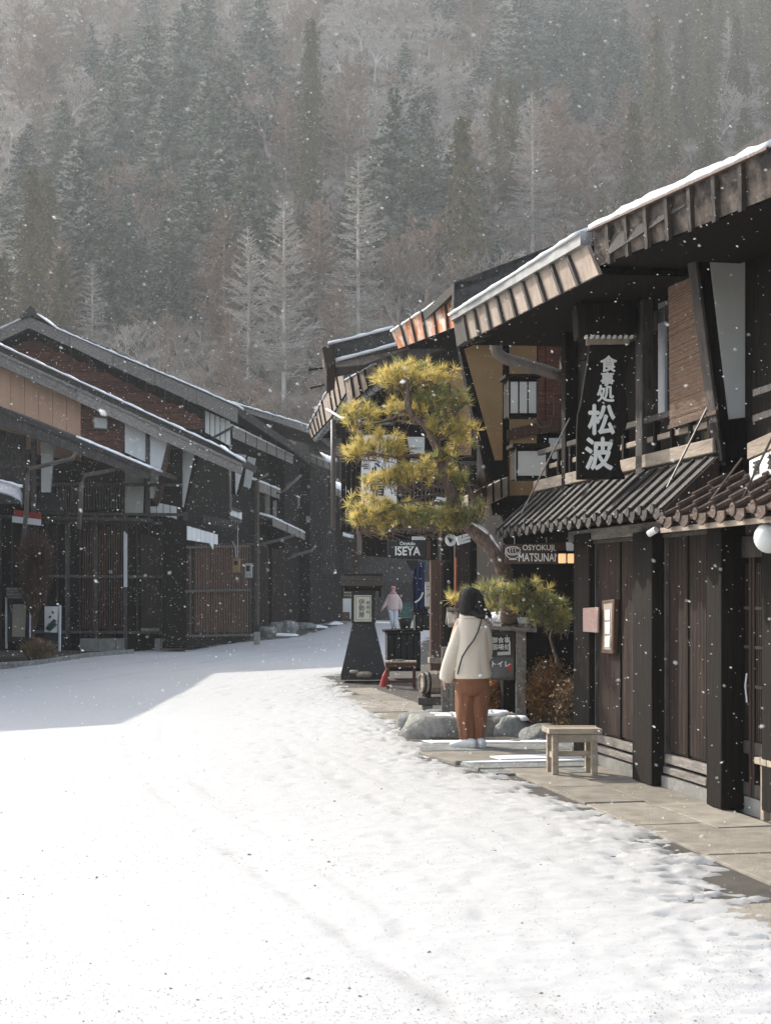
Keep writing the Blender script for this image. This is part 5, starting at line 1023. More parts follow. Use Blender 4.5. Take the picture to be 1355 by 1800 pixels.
# ================================================================== garden between the houses
def rock(name, label, c, r, m, seed, snow=False, parent=None, group=None, flat=.5):
    T = parent or thing(name, label, 'rock', (c[0], c[1], 0), group); rr = random.Random(seed); mb = MB(); n, q = 14, 20; rings = []
    sd = Vector((seed*3.7, seed*1.3, 0))
    for i in range(n+1):
        ph = math.pi*(i+.02)/(n+.04); row = []
        for j in range(q):
            th = 2*math.pi*j/q; d = Vector((math.sin(ph)*math.cos(th), math.sin(ph)*math.sin(th), math.cos(ph)))
            k = 1+.32*mnoise.noise(d*1.2+sd)+.10*mnoise.noise(d*3.5+sd)+.03*mnoise.noise(d*11+sd); p = Vector((d.x*r[0]*k, d.y*r[1]*k, d.z*r[2]*k))
            p.z = min(p.z, r[2]*flat+p.z*.12 if p.z > r[2]*flat else p.z); row.append(Vector(c)+p)
        rings.append(row)
    mb.loft(rings).build('stone' if parent else 'body', m, T, smooth=True)
    if snow:
        s2 = MB(); rings = []
        for i in range(6):
            f = i/5; row = []
            for j in range(q):
                th = 2*math.pi*j/q; k = (1-f)*(.62+.16*mnoise.noise(Vector((math.cos(th)*1.7, math.sin(th)*1.7, seed)))); x, y = math.cos(th)*r[0]*k, math.sin(th)*r[1]*k
                row.append(Vector(c)+Vector((x+r[0]*.1, y, r[2]*(flat+.10)+.012*f+.01*math.sin(th*5)-(.03 if i == 0 else 0))))
            rings.append(row)
        s2.loft(rings).build('snow_patch', M['roofsnow'], T, smooth=True)
    return T
rock('boulder', 'large pale flat-topped boulder behind the woman', (.66, 15.7, .04), (.50, .34, .30), M['rock2'], 3, True, flat=.55)
rock('boulder', 'pale boulder to the right of the woman with snow on top', (1.12, 16.0, .03), (.36, .3, .26), M['rock2'], 8, True, flat=.7)
rock('boulder', 'small green tinged boulder at the left end of the garden edge', (.36, 16.4, .02), (.24, .25, .22), M['stone'], 12, flat=.7)
rock('boulder', 'dark jagged rock at the foot of the notice board post', (1.36, 15.55, .02), (.22, .2, .22), M['stone'], 17, True, flat=.8)
rock('boulder', 'rough grey rock between the notice board and the stool', (1.60, 15.2, .02), (.22, .22, .18), M['stone'], 23, flat=.8)
rock('boulder', 'small dark rock under the low plank bench', (.60, 17.3, .02), (.2, .2, .15), M['stone'], 29, flat=.8)
for i in range(7): rock('cobble', 'loose dark garden stone beside the stool', (1.28+.08*i+R.uniform(-.03, .03), 14.95+R.uniform(-.1, .2), .02), (.06, .07, .05), M['stone'], 40+i, group='loose garden stones beside the stool')
gp = thing('granite_post', 'rough granite pillar behind the left sleeve of the woman', 'pillar', (.75, 17.9, 0)); k = 17.9/F
MB().box(((791-CX)*k, 17.9, .27), (.11, .12, .60)).build('shaft', M['rock2'], gp, bevel=.012)
# stepping slabs at the shop entrance
def gslab(T, px, z0, z1, m, name='stone_slab', bevel=.008, snow=None, kind=None):   # a slab whose top outline is given on the ground plane
    top = [Vector((W(x, y, 1).x*((EYE-z1)*F/(y-HY)), (EYE-z1)*F/(y-HY), z1)) for x, y in px]
    o = MB().prism(top, Zv*(z0-z1)).build(name, m, T, bevel=bevel)
    if snow:
        tp = [Vector((W(x, y, 1).x*((EYE-z1)*F/(y-HY)), (EYE-z1)*F/(y-HY), z1+.012)) for x, y in snow]; MB().prism(tp, Zv*-.011).build('snow_patch', M['roofsnow'], T)
    return o
st = thing('entrance_steps', 'flat dark stone slabs with patches of snow where the woman stands', 'steps', (1.1, 13.9, 0))
gslab(st, [(742, 1304), (1030, 1302), (1040, 1316), (735, 1320)], 0, .03, M['stone'], snow=[(742, 1303), (1025, 1302.5), (1005, 1306), (760, 1307)])
gslab(st, [(735, 1321), (1040, 1317), (1040, 1336), (800, 1338)], -.02, .035, M['conc'], snow=[(860, 1331), (1030, 1325), (1035, 1333), (880, 1336)])
gslab(st, [(808, 1340), (1040, 1334), (1045, 1346), (840, 1350)], -.02, .03, M['stone'], snow=[(812, 1340.5), (1035, 1335), (1035, 1338), (830, 1342)])
gslab(st, [(842, 1352), (1040, 1346), (1045, 1357), (870, 1360)], -.02, .02, M['stone'])
# pavement of worn slabs along the right-hand houses
pv = thing('pavement', '', '', (0, 0, 0)); del pv['label']; del pv['category']; pv['kind'] = 'structure'
tb_ = [0.06, .48, .95, 1.5]
def xe(y): return float(np.interp(y, yr, xr))
for r_ in range(3):
    a = -4.6+R.random()*.4
    while a < 12:
        L = R.uniform(.85, 1.5) if r_ < 2 else R.uniform(.9, 1.7); t0, t1 = tb_[r_]+.007, tb_[r_+1]-.007
        c = RF.at(a+L/2, (t0+t1)/2, 0)
        if not (12.9 < c.y < 17.5) and c.x > xe(c.y)-.1:
            h = .018+R.uniform(-.006, .006); tilt = R.uniform(-.004, .004)
            jj = lambda: R.uniform(-.012, .012)
            pts = [RF.at(a+.006+jj(), t0, h+tilt), RF.at(a+L-.006+jj(), t0, h-tilt), RF.at(a+L-.006+jj(), t1+jj(), h-tilt), RF.at(a+.006+jj(), t1+jj(), h+tilt)]
            MB().prism(pts, Zv*-.05).build('paving_slab', M['conc'], pv, bevel=.004)
        a += L
# soil and small fallen leaves in the garden bed
so_ = MB().prism([Vector(p) for p in ((.45, 15.3, .03), (3.6, 14.6, .03), (3.6, 26, .03), (1.2, 26, .03), (.85, 18.5, .03))], Zv*-.06).build('garden_soil', M['asphalt'], kind='structure')
brush('dry_hedge', 'low hedge of orange dry leaves behind the woman under the notice board', 'hedge', (1.36, 17.35, .34), (.44, .25, .32), 800, M['brown'], .18, .004, leaf=M['dry'], ln=11)
brush('dry_shrub', 'brown leafless shrub right of the notice board post', 'shrub', (1.85, 16.9, .42), (.36, .4, .42), 1500, M['dryb'], .25, .006, leaf=M['dry'], ln=3)
brush('dry_shrub', 'yellow brown withered shrub beside the corner post of the dark wall', 'shrub', (2.0, 15.8, .34), (.3, .3, .34), 900, M['dryb'], .25, .005, leaf=M['dryb'], ln=4)
brush('ornamental_grass', 'pale tuft of dry grass stems against the corner post of the dark wall', 'plant', (2.02, 15.1, .32), (.12, .12, .36), 160, M['beige'], .35, .005, up=1.5)
# roofed notice board
NB = thing('notice_board', 'roofed wooden notice board with white chalk lettering behind the woman', 'sign', (1.2, 16.9, 0))
d = 16.9; k = d/F; PN = VPlane(((850-CX)*k, d), 92)
MB().box(((915-CX)*k, d, .58), (.115, .11, 1.16)).build('post', M['greyw'], NB, bevel=.006); MB().box(((783-CX)*k, d+.05, .45), (.09, .09, .9)).build('post', M['greyw'], NB, bevel=.006)
slab(NB, 'board', PN, [(862, 1112), (904, 1110), (904, 1195), (862, 1196)], .0, .05, M['greyd'], bevel=.004)
slab(NB, 'poster', PN, [(862, 1116), (898, 1115), (898, 1150), (862, 1152)], .01, .012, M['ink']); slab(NB, 'poster', PN, [(862, 1156), (902, 1155), (902, 1190), (862, 1192)], .01, .012, M['glass'])
slab(NB, 'poster_edge', PN, [(874, 1146), (896, 1145), (896, 1151), (874, 1152)], .014, .004, M['plaster']); slab(NB, 'poster_edge', PN, [(894, 1128), (897, 1128), (897, 1151), (894, 1151)], .015, .004, M['plaster'])
slab(NB, 'red_mark', PN, [(892, 1166), (898, 1165), (898, 1178), (892, 1179)], .015, .004, M['red'])
text(NB, '御食事', PN.hit(880, 1126, .014), PN.u, 11*k, M['letter'], .002, .01); text(NB, '宿場処', PN.hit(880, 1138, .014), PN.u, 11*k, M['letter'], .002, .01); text(NB, 'トイレ', PN.hit(879, 1168, .014), PN.u, 12*k, M['letter'], .002, .03)
rp = [W(850, 1078, d+.15), W(937, 1080, d+.15)]; r0, r1 = W(785, 1073, d+.28), W(940, 1082, d+.28)
MB().prism([r0, r1, r1+Vector((-.02, -.42, -.14)), r0+Vector((-.0, -.42, -.14))], Zv*-.045).build('roof_slope', M['greyw'], NB, bevel=.004)
MB().prism([r0, r1, r1+Vector((.02, .36, -.13)), r0+Vector((0, .36, -.13))], Zv*-.045).build('roof_slope', M['greyw'], NB, bevel=.004)
for i in range(6): p = r0.lerp(r1, (i+.5)/6); MB().par(p+Zv*.004, Vector((.03, 0, 0)), Vector((0, -.42, -.14)), Zv*.02).build('roof_batten', M['greyd'], NB)
snow_edge(NB, r0.lerp(r1, .35)+Vector((0, -.28, -.09)), r1+Vector((-.08, -.26, -.085)), Vector((-.02, .22, .075)), .035); MB().par(r0+Vector((0, -.03, .0)), r1-r0, (0, .06, 0), (0, 0, .035)).build('ridge', M['beige'], NB)
# white estate car parked behind the shrubs
CR = thing('parked_car', 'white parked car glimpsed behind the shrubs between the notice board and the dark wall', 'car', (3.6, 24.5, 0))
cx0, cy0 = 2.35, 24.0
def carx(x, y, z): return Vector((cx0+x, cy0+y, z))
prof = [(.0, .35), (.02, .72), (.25, .80), (.75, .88), (1.25, 1.38), (2.9, 1.42), (3.5, .95), (3.55, .4)]
MB().loft([[carx(x, y, z-(.03 if abs(y-.75) > .7 else 0)) for x, z in prof] for y in (0, .06, .75, 1.44, 1.5)]).build('body', M['white'], CR, bevel=.03)
MB().prism([carx(x, -.004, z) for x, z in ((.95, .93), (1.32, 1.32), (1.95, 1.34), (1.95, .93))], (0, .01, 0)).build('side_window', M['glass'], CR); MB().prism([carx(x, -.004, z) for x, z in ((2.02, .93), (2.02, 1.34), (2.85, 1.35), (3.1, .95))], (0, .01, 0)).build('side_window', M['glass'], CR)
MB().prism([carx(.80, .15, .91), carx(1.2, .2, 1.35), carx(1.2, 1.3, 1.35), carx(.80, 1.35, .91)], (-.01, 0, .012)).build('windscreen', M['glass'], CR)
for x in (.6, 2.8):
    w_ = MB().tube([carx(x, -.02, .29), carx(x, .16, .29)], .29, 18).build('wheel', M['ink'], CR); MB().tube([carx(x, -.03, .29), carx(x, -.01, .29)], .17, 14).build('rim', M['metal'], w_)
MB().box(carx(.02, .25, .64), (.04, .28, .12)).build('headlight', M['plaster'], CR); MB().box(carx(.02, 1.25, .64), (.04, .28, .12)).build('headlight', M['plaster'], CR)
# bamboo strips fence by the corner
bf = thing('slat_screen', 'pale upright slats behind the corner post of the dark wall', 'screen', (2.2, 17, 0)); P = VPlane((2.1, 17.5), 90)
for i in range(5): slab(bf, 'slat', P, [(1000+i*3, 1018-i), (1002+i*3, 1018-i), (1002+i*3, 1075), (1000+i*3, 1075)], .02*(i % 2), .02, M['beige'])

# ------------------------------------------------------------------ the cloud-pruned pine
PT = thing('pine_tree', 'cloud-pruned pine with golden green needle pads leaning over the pavement', 'tree', (1.28, 15.8, 0))
def Wt(px, py, d=15.6): return W(px, py, d)
tk = MB()
def limb(pts, r0, r1, n=8):
    vs = [Wt(*p) for p in pts]; out = []
    for i in range(len(vs)-1):                           # smooth the path
        p0, p1, p2, p3 = vs[max(i-1, 0)], vs[i], vs[i+1], vs[min(i+2, len(vs)-1)]
        for j in range(4):
            t = j/4; out.append(.5*((2*p1)+(p2-p0)*t+(2*p0-5*p1+4*p2-p3)*t*t+(3*p1-p0-3*p2+p3)*t**3))
    out.append(vs[-1]); out = [o+Vector((R.gauss(0, .006), R.gauss(0, .006), R.gauss(0, .006))) for o in out]
    m = len(out); tk.tube(out, [r0+(r1-r0)*(i/(m-1))**.8+R.uniform(-.004, .004)*min(1, r0*20) for i in range(m)], n)
limb([(884, 1262, 17.7), (888, 1180, 17.6), (893, 1100, 17.0), (890, 1035, 16.2), (884, 1000, 15.8), (872, 975, 15.6), (852, 950, 15.6), (830, 930, 15.55), (822, 905, 15.5)], .10, .075, 12)
limb([(824, 925, 15.5), (800, 900, 15.5), (790, 860, 15.5), (776, 815, 15.5), (762, 775, 15.5), (748, 748, 15.45), (722, 728, 15.4), (716, 700, 15.4), (714, 668, 15.4)], .075, .028, 10)
limb([(840, 935, 15.5), (832, 880, 15.55), (812, 840, 15.6), (800, 800, 15.6)], .035, .012)
for pts, r_ in (([(748, 748), (710, 722), (690, 735), (660, 745), (630, 752)], .024), ([(718, 690), (700, 680), (680, 672)], .018), ([(715, 690), (745, 672), (780, 668)], .018), ([(745, 748), (770, 735), (800, 720)], .022), ([(735, 745), (700, 740), (680, 748)], .016),
                ([(772, 800), (740, 800), (700, 802), (660, 798), (630, 800)], .026), ([(764, 780), (790, 765), (815, 752)], .016), ([(800, 860), (760, 855), (720, 850), (690, 852)], .022), ([(810, 885), (770, 868), (730, 880), (680, 890)], .022), ([(822, 915), (780, 885), (720, 895), (660, 905), (635, 915)], .028), ([(822, 915), (780, 925), (730, 930), (690, 932)], .02), ([(780, 850), (800, 835), (825, 815)], .014), ([(830, 930), (850, 900), (845, 870)], .014),
                ([(830, 880), (820, 862), (826, 845)], .010), ([(886, 1035), (850, 1048), (820, 1055)], .02), ([(888, 1040), (920, 1045), (960, 1050)], .024), ([(915, 1045), (950, 1075), (975, 1090)], .018), ([(980, 1165), (968, 1120), (975, 1095)], .024)):
    limb([(x, y, 15.5+R.uniform(-.15, .15)) for x, y in pts], r_, r_*.35, 6)
tk.build('trunk', M['bark'], PT, smooth=True)
snow_edge(PT, Wt(828, 927, 15.45)+Zv*.055, Wt(858, 948, 15.5)+Zv*.065, Vector((0, .1, 0)), .03, name='snow_cover'); snow_edge(PT, Wt(862, 952, 15.5)+Zv*.06, Wt(880, 975, 15.55)+Zv*.04, Vector((0, .09, 0)), .022, name='snow_cover')
nd = {'needle': MB(), 'needleg': MB()}; tg = MB()
pads = [(728, 664, 66, 22, 'needle', 250), (700, 668, 38, 20, 'needle', 80), (775, 712, 48, 24, 'needleg', 190), (628, 735, 30, 24, 'needle', 105), (712, 722, 30, 14, 'needle', 60), (780, 752, 34, 14, 'needle', 70), (812, 758, 18, 10, 'needle', 24), (664, 788, 46, 22, 'needle', 190), (630, 802, 18, 10, 'needle', 30),
        (742, 832, 54, 20, 'needle', 200), (700, 845, 22, 12, 'needle', 40), (775, 812, 26, 12, 'needleg', 50), (655, 855, 20, 16, 'needle', 40), (655, 905, 46, 26, 'needle', 200), (715, 908, 40, 19, 'needleg', 110), (770, 912, 54, 20, 'needleg', 170), (812, 905, 40, 20, 'needleg', 100), (680, 922, 46, 9, 'needle', 60), (770, 928, 26, 7, 'needle', 34), (812, 845, 18, 12, 'needleg', 32), (808, 778, 16, 10, 'needle', 26), (685, 840, 22, 10, 'needle', 26),
        (800, 1057, 10, 12, 'needle', 22), (862, 1045, 42, 14, 'needleg', 62), (925, 1052, 46, 20, 'needleg', 84), (900, 1040, 30, 12, 'needle', 30), (965, 1080, 36, 24, 'needleg', 100), (940, 1068, 40, 14, 'needleg', 80), (852, 1065, 30, 8, 'needleg', 36), (985, 1100, 14, 14, 'needleg', 34)]
for (cx, cy, rx, ry, kd, n) in pads:
    c = Wt(cx, cy, 15.5+R.uniform(-.05, .05)); k = 15.5/F
    for i in range(n):
        u, v = R.uniform(-1, 1), R.uniform(-1, 1); w_ = R.uniform(-1, 1)
        if u*u+w_*w_ > 1: continue
        top = math.sqrt(max(0, 1-(u*u+w_*w_)*.8)); z = (top*R.uniform(-.55, 1.0))*ry*k*1.15-ry*k*.05+R.gauss(0, .02)
        p = c+Vector((u*rx*k*1.0, w_*max(rx*k*.75, .12), z)); p += Vector((R.gauss(0, .03), R.gauss(0, .03), R.gauss(0, .03))); ax = (Vector((u*.8, w_*.4, .9))+Vector((R.gauss(0, .3), R.gauss(0, .3), 0))).normalized()
        q = kd if R.random() < .8 else ('needle' if kd == 'needleg' else 'needleg')
        if R.random() < .5: tg.tube([p-ax*.09+Vector((0, 0, -.03)), p], .004, 3, cap=False)
        if R.random() < .22 or mnoise.noise(p*7.5) < -.2: continue
        for j in range(30):
            dv = (ax*R.uniform(.15, 1.1)+Vector((R.gauss(0, 1), R.gauss(0, 1), R.gauss(0, 1))).normalized()*.8).normalized(); L = R.uniform(.075, .135); s = dv.cross(Vector((R.gauss(0, 1), R.gauss(0, 1), R.gauss(0, 1)))).normalized()*.0034
            nd[q].add([p-s, p+s, p+dv*L], [(0, 1, 2)])
nd['needle'].build('golden_needles', M['needle'], PT, kind='stuff'); nd['needleg'].build('green_needles', M['needleg'], PT, kind='stuff'); tg.build('twigs', M['bark'], PT, kind='stuff')
# fine grey branches under the lower pads
tw = MB()
for i in range(130):
    x, y = R.choice([(R.uniform(690, 820), R.uniform(855, 895)), (R.uniform(610, 800), R.uniform(790, 812)), (R.uniform(640, 800), R.uniform(925, 948))]); p = Wt(x, y, 15.5+R.uniform(-.3, .3)); dv = Vector((R.choice((-1, 1))*R.uniform(.5, 1), R.gauss(0, .3), R.uniform(-.25, .35))); tw.tube([p, p+dv*.08+Zv*.01, p+dv*R.uniform(.14, .24)], [.006, .005, .002], 4, cap=False)
tw.build('twigs', M['twig'], PT, kind='stuff')

# ------------------------------------------------------------------ people
def skin_body(T, name, joints, edges, m, lv=2):
    me = bpy.data.meshes.new(name); o3 = T.location
    me.from_pydata([tuple(Vector(j[0])) for j in joints], edges, []); ob = bpy.data.objects.new(name, me); COL.objects.link(ob)
    md = ob.modifiers.new('skin', 'SKIN'); md.use_smooth_shade = True
    for i, j in enumerate(joints): me.skin_vertices[0].data[i].radius = (j[1], j[2] if len(j) > 2 else j[1])
    me.skin_vertices[0].data[0].use_root = True
    sb = ob.modifiers.new('sub', 'SUBSURF'); sb.levels = lv; sb.render_levels = lv
    me.materials.append(m); ob.parent = T; return ob
def oval(c, rx, ry, n=24, yaw=0.0, tilt=0.0, wr=0.0, sd=0, sq=1.0, pl=0.0):
    out = []
    for k in range(n):
        a = 2*math.pi*k/n; x, y = math.cos(a), math.sin(a); x = math.copysign(abs(x)**sq, x); y = math.copysign(abs(y)**sq, y)
        f = 1+wr*mnoise.noise(Vector((math.cos(a)*1.6, math.sin(a)*1.6, c[2]*5+sd))); f += pl*(math.sin(a*6+sd+c[2]*2.2)*.6+math.sin(a*11+sd*2+c[2]*5)*.4); x *= rx*f; y *= ry*f
        out.append(Vector((c[0]+x*math.cos(yaw)-y*math.sin(yaw), c[1]+x*math.sin(yaw)+y*math.cos(yaw), c[2]+x*tilt)))
    return out
def subd(o, lv=1):
    s = o.modifiers.new('sub', 'SUBSURF'); s.levels = lv; s.render_levels = lv; return o
def hand(joints, edges, wrist, iw, dirv, side, palm_n, s=1.0, curl=.35):
    """adds palm and five fingers to a skin skeleton; iw = index of the wrist vertex"""
    def add(p, r, parent): joints.append((p, r*s)); edges.append((parent, len(joints)-1)); return len(joints)-1
    w = Vector(wrist); pm = w+dirv*.045*s; ip = add(pm, .026, iw)
    for i, (off, L) in enumerate(((-.027, .070), (-.009, .078), (.010, .073), (.027, .058))):
        b = pm+side*off*s+dirv*.035*s; ib = add(b, .0105, ip); k1 = b+dirv*L*.45*s+palm_n*L*curl*.15*s; i1 = add(k1, .0090, ib); k2 = k1+(dirv*.6+palm_n*curl)*L*.5*s; add(k2, .0075, i1)
    b = w+side*-.03*s+dirv*.02*s; ib = add(b, .012, ip); k1 = b+(dirv*.7-side*.6)*.035*s; i1 = add(k1, .010, ib); add(k1+(dirv*.9+palm_n*.3)*.03*s, .008, i1)
def head_mesh(T, c, s, yaw, m):                           # skull with brow, nose, mouth, chin and ears
    rings = []; f = Vector((math.sin(yaw), math.cos(yaw), 0)); r_ = Vector((f.y, -f.x, 0)); n = 20
    prof = [(-.118, .030, .035, .030), (-.105, .045, .052, .022), (-.085, .055, .066, .016), (-.06, .062, .075, .010), (-.035, .067, .082, .004), (0, .072, .088, 0), (.03, .075, .092, -.004), (.06, .073, .090, -.006), (.09, .062, .076, -.008), (.112, .040, .050, -.008), (.122, .012, .016, -.008)]
    for z, rx, ry, fo in prof:
        row = []
        for k in range(n):
            a = 2*math.pi*k/n; x, y = math.sin(a)*rx, math.cos(a)*ry
            if k == 0: y += {-.035: .022, -.06: .004, 0: .006, -.085: .005}.get(z, 0)
            if k in (1, n-1): y += {-.0: -.010, .03: .004}.get(z, 0)
            row.append(Vector(c)+(r_*x+f*(y+fo)+Zv*z)*s)
        rings.append(row)
    mb = MB().loft(rings)
    for sg in (-1, 1):
        e = Vector(c)+(r_*sg*.074+f*-.005+Zv*-.012)*s; mb.loft([[e+(f*math.cos(t)*.016*q+Zv*math.sin(t)*.028*q+r_*sg*h_)*s for t in np.linspace(0, 6.283, 9)[:-1]] for q, h_ in ((.7, -.01), (1, .006), (.6, .012))])
    return mb
# --- the woman, seen from behind
K = 14.4/F
def wz(py): return EYE+(HY-py)*K
def wx(px): return (px-CX)*K
WO = thing('person', 'woman with long dark hair in a cream coat and rust trousers, seen from behind', 'person', (wx(826), 14.4, .05)); ox, oy, oz = WO.location
def L_(x, y, z): return Vector((x-ox, y-oy, z-oz))
FY = 14.4
hd = L_(wx(829), FY+.02, wz(1057))
j = [(L_(wx(829), FY, wz(1192)), .13, .10), (L_(wx(829), FY, wz(1150)), .12, .09), (L_(wx(829), FY, wz(1110)), .14, .09), (L_(wx(829), FY, wz(1082)), .055), (L_(wx(829), FY+.01, wz(1066)), .05),
     (L_(wx(806), FY, wz(1094)), .05), (L_(wx(793), FY, wz(1145)), .04), (L_(wx(783), FY+.02, wz(1190)), .03), (L_(wx(852), FY, wz(1094)), .05), (L_(wx(860), FY+.06, wz(1145)), .04), (L_(wx(846), FY+.22, wz(1140)), .03),
     (L_(wx(816), FY, wz(1205)), .09), (L_(wx(819), FY, wz(1258)), .06), (L_(wx(821), FY, wz(1307)), .04), (L_(wx(843), FY, wz(1205)), .09), (L_(wx(843), FY, wz(1258)), .06), (L_(wx(840), FY+.02, wz(1307)), .04)]
e = [(0, 1), (1, 2), (2, 3), (3, 4), (2, 5), (5, 6), (6, 7), (2, 8), (8, 9), (9, 10), (0, 11), (11, 12), (12, 13), (0, 14), (14, 15), (15, 16)]
hand(j, e, j[7][0], 7, Vector((-.15, 0, -1)).normalized(), Vector((0, -1, 0)), Vector((1, 0, 0)), .95)
skin_body(WO, 'body', j, e, M['skin'])
subd(head_mesh(WO, (wx(829), FY+.02, wz(1056)), .98, -.5, M['skin']).build('head', M['skin'], WO, smooth=True))
hr = []
for py, cx, rx, ry, cy in ((1031.5, 826, .022, .03, .02), (1034, 826, .060, .07, .015), (1038, 826.5, .086, .10, .01), (1046, 827, .106, .115, 0), (1056, 828, .118, .12, -.005), (1066, 829.5, .122, .116, -.02), (1074, 830.5, .126, .104, -.035), (1079.5, 832, .120, .092, -.045), (1082, 836, .098, .080, -.05), (1085.5, 842, .058, .055, -.055), (1089, 845, .03, .03, -.05)):
    hr.append(oval((wx(cx), FY+cy, wz(py)), rx, ry, 40, -.2, -.10 if py > 1070 else 0, .14, py*.05))
subd(MB().loft(hr).build('hair', M['hair'], WO, smooth=True))
ct = []
for py, cx, rx, ry, tl in ((1079, 829, .070, .070, 0), (1083, 829, .105, .085, 0), (1088, 829, .140, .100, 0), (1098, 829, .153, .118, 0), (1120, 829.5, .155, .128, 0), (1145, 829.5, .160, .135, 0), (1170, 829, .172, .145, .0), (1188, 829.5, .182, .152, .02), (1192.5, 829.5, .183, .152, .02), (1192, 829.5, .172, .142, .02)):
    ct.append(oval((wx(cx), FY, wz(py)), rx, ry, 48, 0, tl, .10 if py > 1100 else .02, 3, .9, .035*max(0, (py-1100)/90)))
coat = subd(MB().loft(ct).build('coat', M['coat'], WO, smooth=True))
cl_ = []
for py, rx, ry in ((1086, .118, .10), (1079, .122, .105), (1073, .106, .095), (1071, .092, .083), (1074, .084, .076)): cl_.append(oval((wx(828), FY-.005, wz(py)), rx, ry, 28, 0, .04, .05, 9))
subd(MB().loft(cl_, False).build('collar', M['coat'], WO, smooth=True))
def sleeve(pts, m=M['coat'], T=WO):
    rings = []
    for i, (p, r) in enumerate(pts):
        t = (pts[min(i+1, len(pts)-1)][0]-pts[max(i-1, 0)][0]).normalized(); x = t.cross(Vector((0, 1, .1))).normalized(); y = t.cross(x).normalized()
        rings.append([p+(x*math.cos(a)+y*math.sin(a)*1.05)*r*(1+.14*mnoise.noise(Vector((math.cos(a)*1.5, math.sin(a)*1.5, i*.9+r*40)))) for a in np.linspace(0, 2*math.pi, 21)[:-1]])
    return subd(MB().loft(rings).build('sleeve', m, T, smooth=True))
V3 = lambda px, py, y: Vector((wx(px), y, wz(py)))
sleeve([(V3(818, 1087, FY), .045), (V3(812, 1096, FY), .066), (V3(807, 1115, FY-.01), .072), (V3(800, 1137, FY-.01), .074), (V3(793, 1157, FY), .074), (V3(787, 1177, FY+.01), .074), (V3(784, 1192, FY+.015), .072), (V3(782.5, 1200, FY+.015), .066), (V3(782.5, 1197, FY+.015), .05)])
sleeve([(V3(840, 1087, FY), .045), (V3(846, 1096, FY), .064), (V3(852, 1115, FY+.01), .066), (V3(856, 1137, FY+.03), .068), (V3(855, 1157, FY+.08), .066), (V3(850, 1166, FY+.15), .062), (V3(843, 1160, FY+.21), .055)])
tr_ = []
for side_, xs in ((-1, ((1185, 816, .085), (1195, 816, .097), (1207, 816, .094), (1216, 816, .099), (1228, 816.5, .093), (1240, 817, .096), (1252, 817, .089), (1264, 818, .088), (1275, 818.5, .078), (1285, 819.5, .078), (1295, 820, .068), (1305, 821, .060), (1311, 821.5, .056), (1309, 821.5, .046))), (1, ((1185, 842, .085), (1198, 842.5, .097), (1210, 842.5, .092), (1222, 843, .097), (1235, 843, .088), (1247, 843, .09), (1260, 842.5, .08), (1268, 842, .081), (1277, 842, .071), (1292, 840.5, .064), (1301, 839.5, .058), (1306, 839, .054), (1304, 839, .044)))):
    MBt = MB().loft([oval((wx(cx), FY+(.02 if side_ > 0 else 0), wz(py)), r_, r_*1.15, 36, 0, 0, .26, side_*4+py*.05, 1.0, .03) for py, cx, r_ in xs]); subd(MBt.build('trouser_leg', M['rust'], WO, smooth=True))
MB().loft([oval((wx(829), FY, wz(py)), r_, .12, 30, 0, 0, .05, 7) for py, r_ in ((1180, .15), (1196, .172), (1212, .165), (1222, .11))]).build('trouser_seat', M['rust'], WO, smooth=True)
# crossbody strap over the back of the coat
sp = []
for px, py in ((846, 1083), (843, 1095), (838, 1110), (830, 1125), (820, 1138), (811, 1153), (806, 1170), (803, 1184)):
    x = wx(px)-wx(829.5); ry = np.interp(py, [1083, 1100, 1120, 1150, 1190], [.085, .125, .14, .152, .165]); rx = np.interp(py, [1083, 1100, 1120, 1190], [.12, .168, .172, .19]); q = max(0, 1-min(1, abs(x)/rx)**2.2)**.5
    sp.append(Vector((wx(px), FY-ry*q*1.06-.012, wz(py))))
MB().tube(sp, .0075, 6).build('bag_strap', M['ink'], WO, smooth=True)
def shoe(T, c, yaw, s, m):
    f = Vector((math.sin(yaw), math.cos(yaw), 0)); r_ = Vector((f.y, -f.x, 0)); rings = []
    for t, w, h in ((-.13, .026, .05), (-.12, .036, .075), (-.07, .040, .085), (0, .043, .075), (.06, .048, .055), (.10, .045, .042), (.13, .030, .030), (.138, .012, .018)):
        rings.append([Vector(c)+(f*t+r_*w*math.cos(a)+Zv*(h*(.5+.5*math.sin(a))))*s for a in np.linspace(0, 2*math.pi, 15)[:-1]])
    o = subd(MB().loft(rings).build('shoe', m, T, smooth=True)); MB().prism([Vector(c)+(f*t+r_*w)*s for t, w in ((-.13, -.02), (-.13, .02), (-.05, .042), (.06, .05), (.12, .035), (.14, 0), (.12, -.035), (.06, -.05), (-.05, -.042))], Zv*.02).build('sole', M['plaster'], o.parent and T)
shoe(WO, (wx(814), FY-.03, .032), -1.05, 1.08, M['shoe']); shoe(WO, (wx(840), FY+.01, .032), -.35, 1.08, M['shoe'])

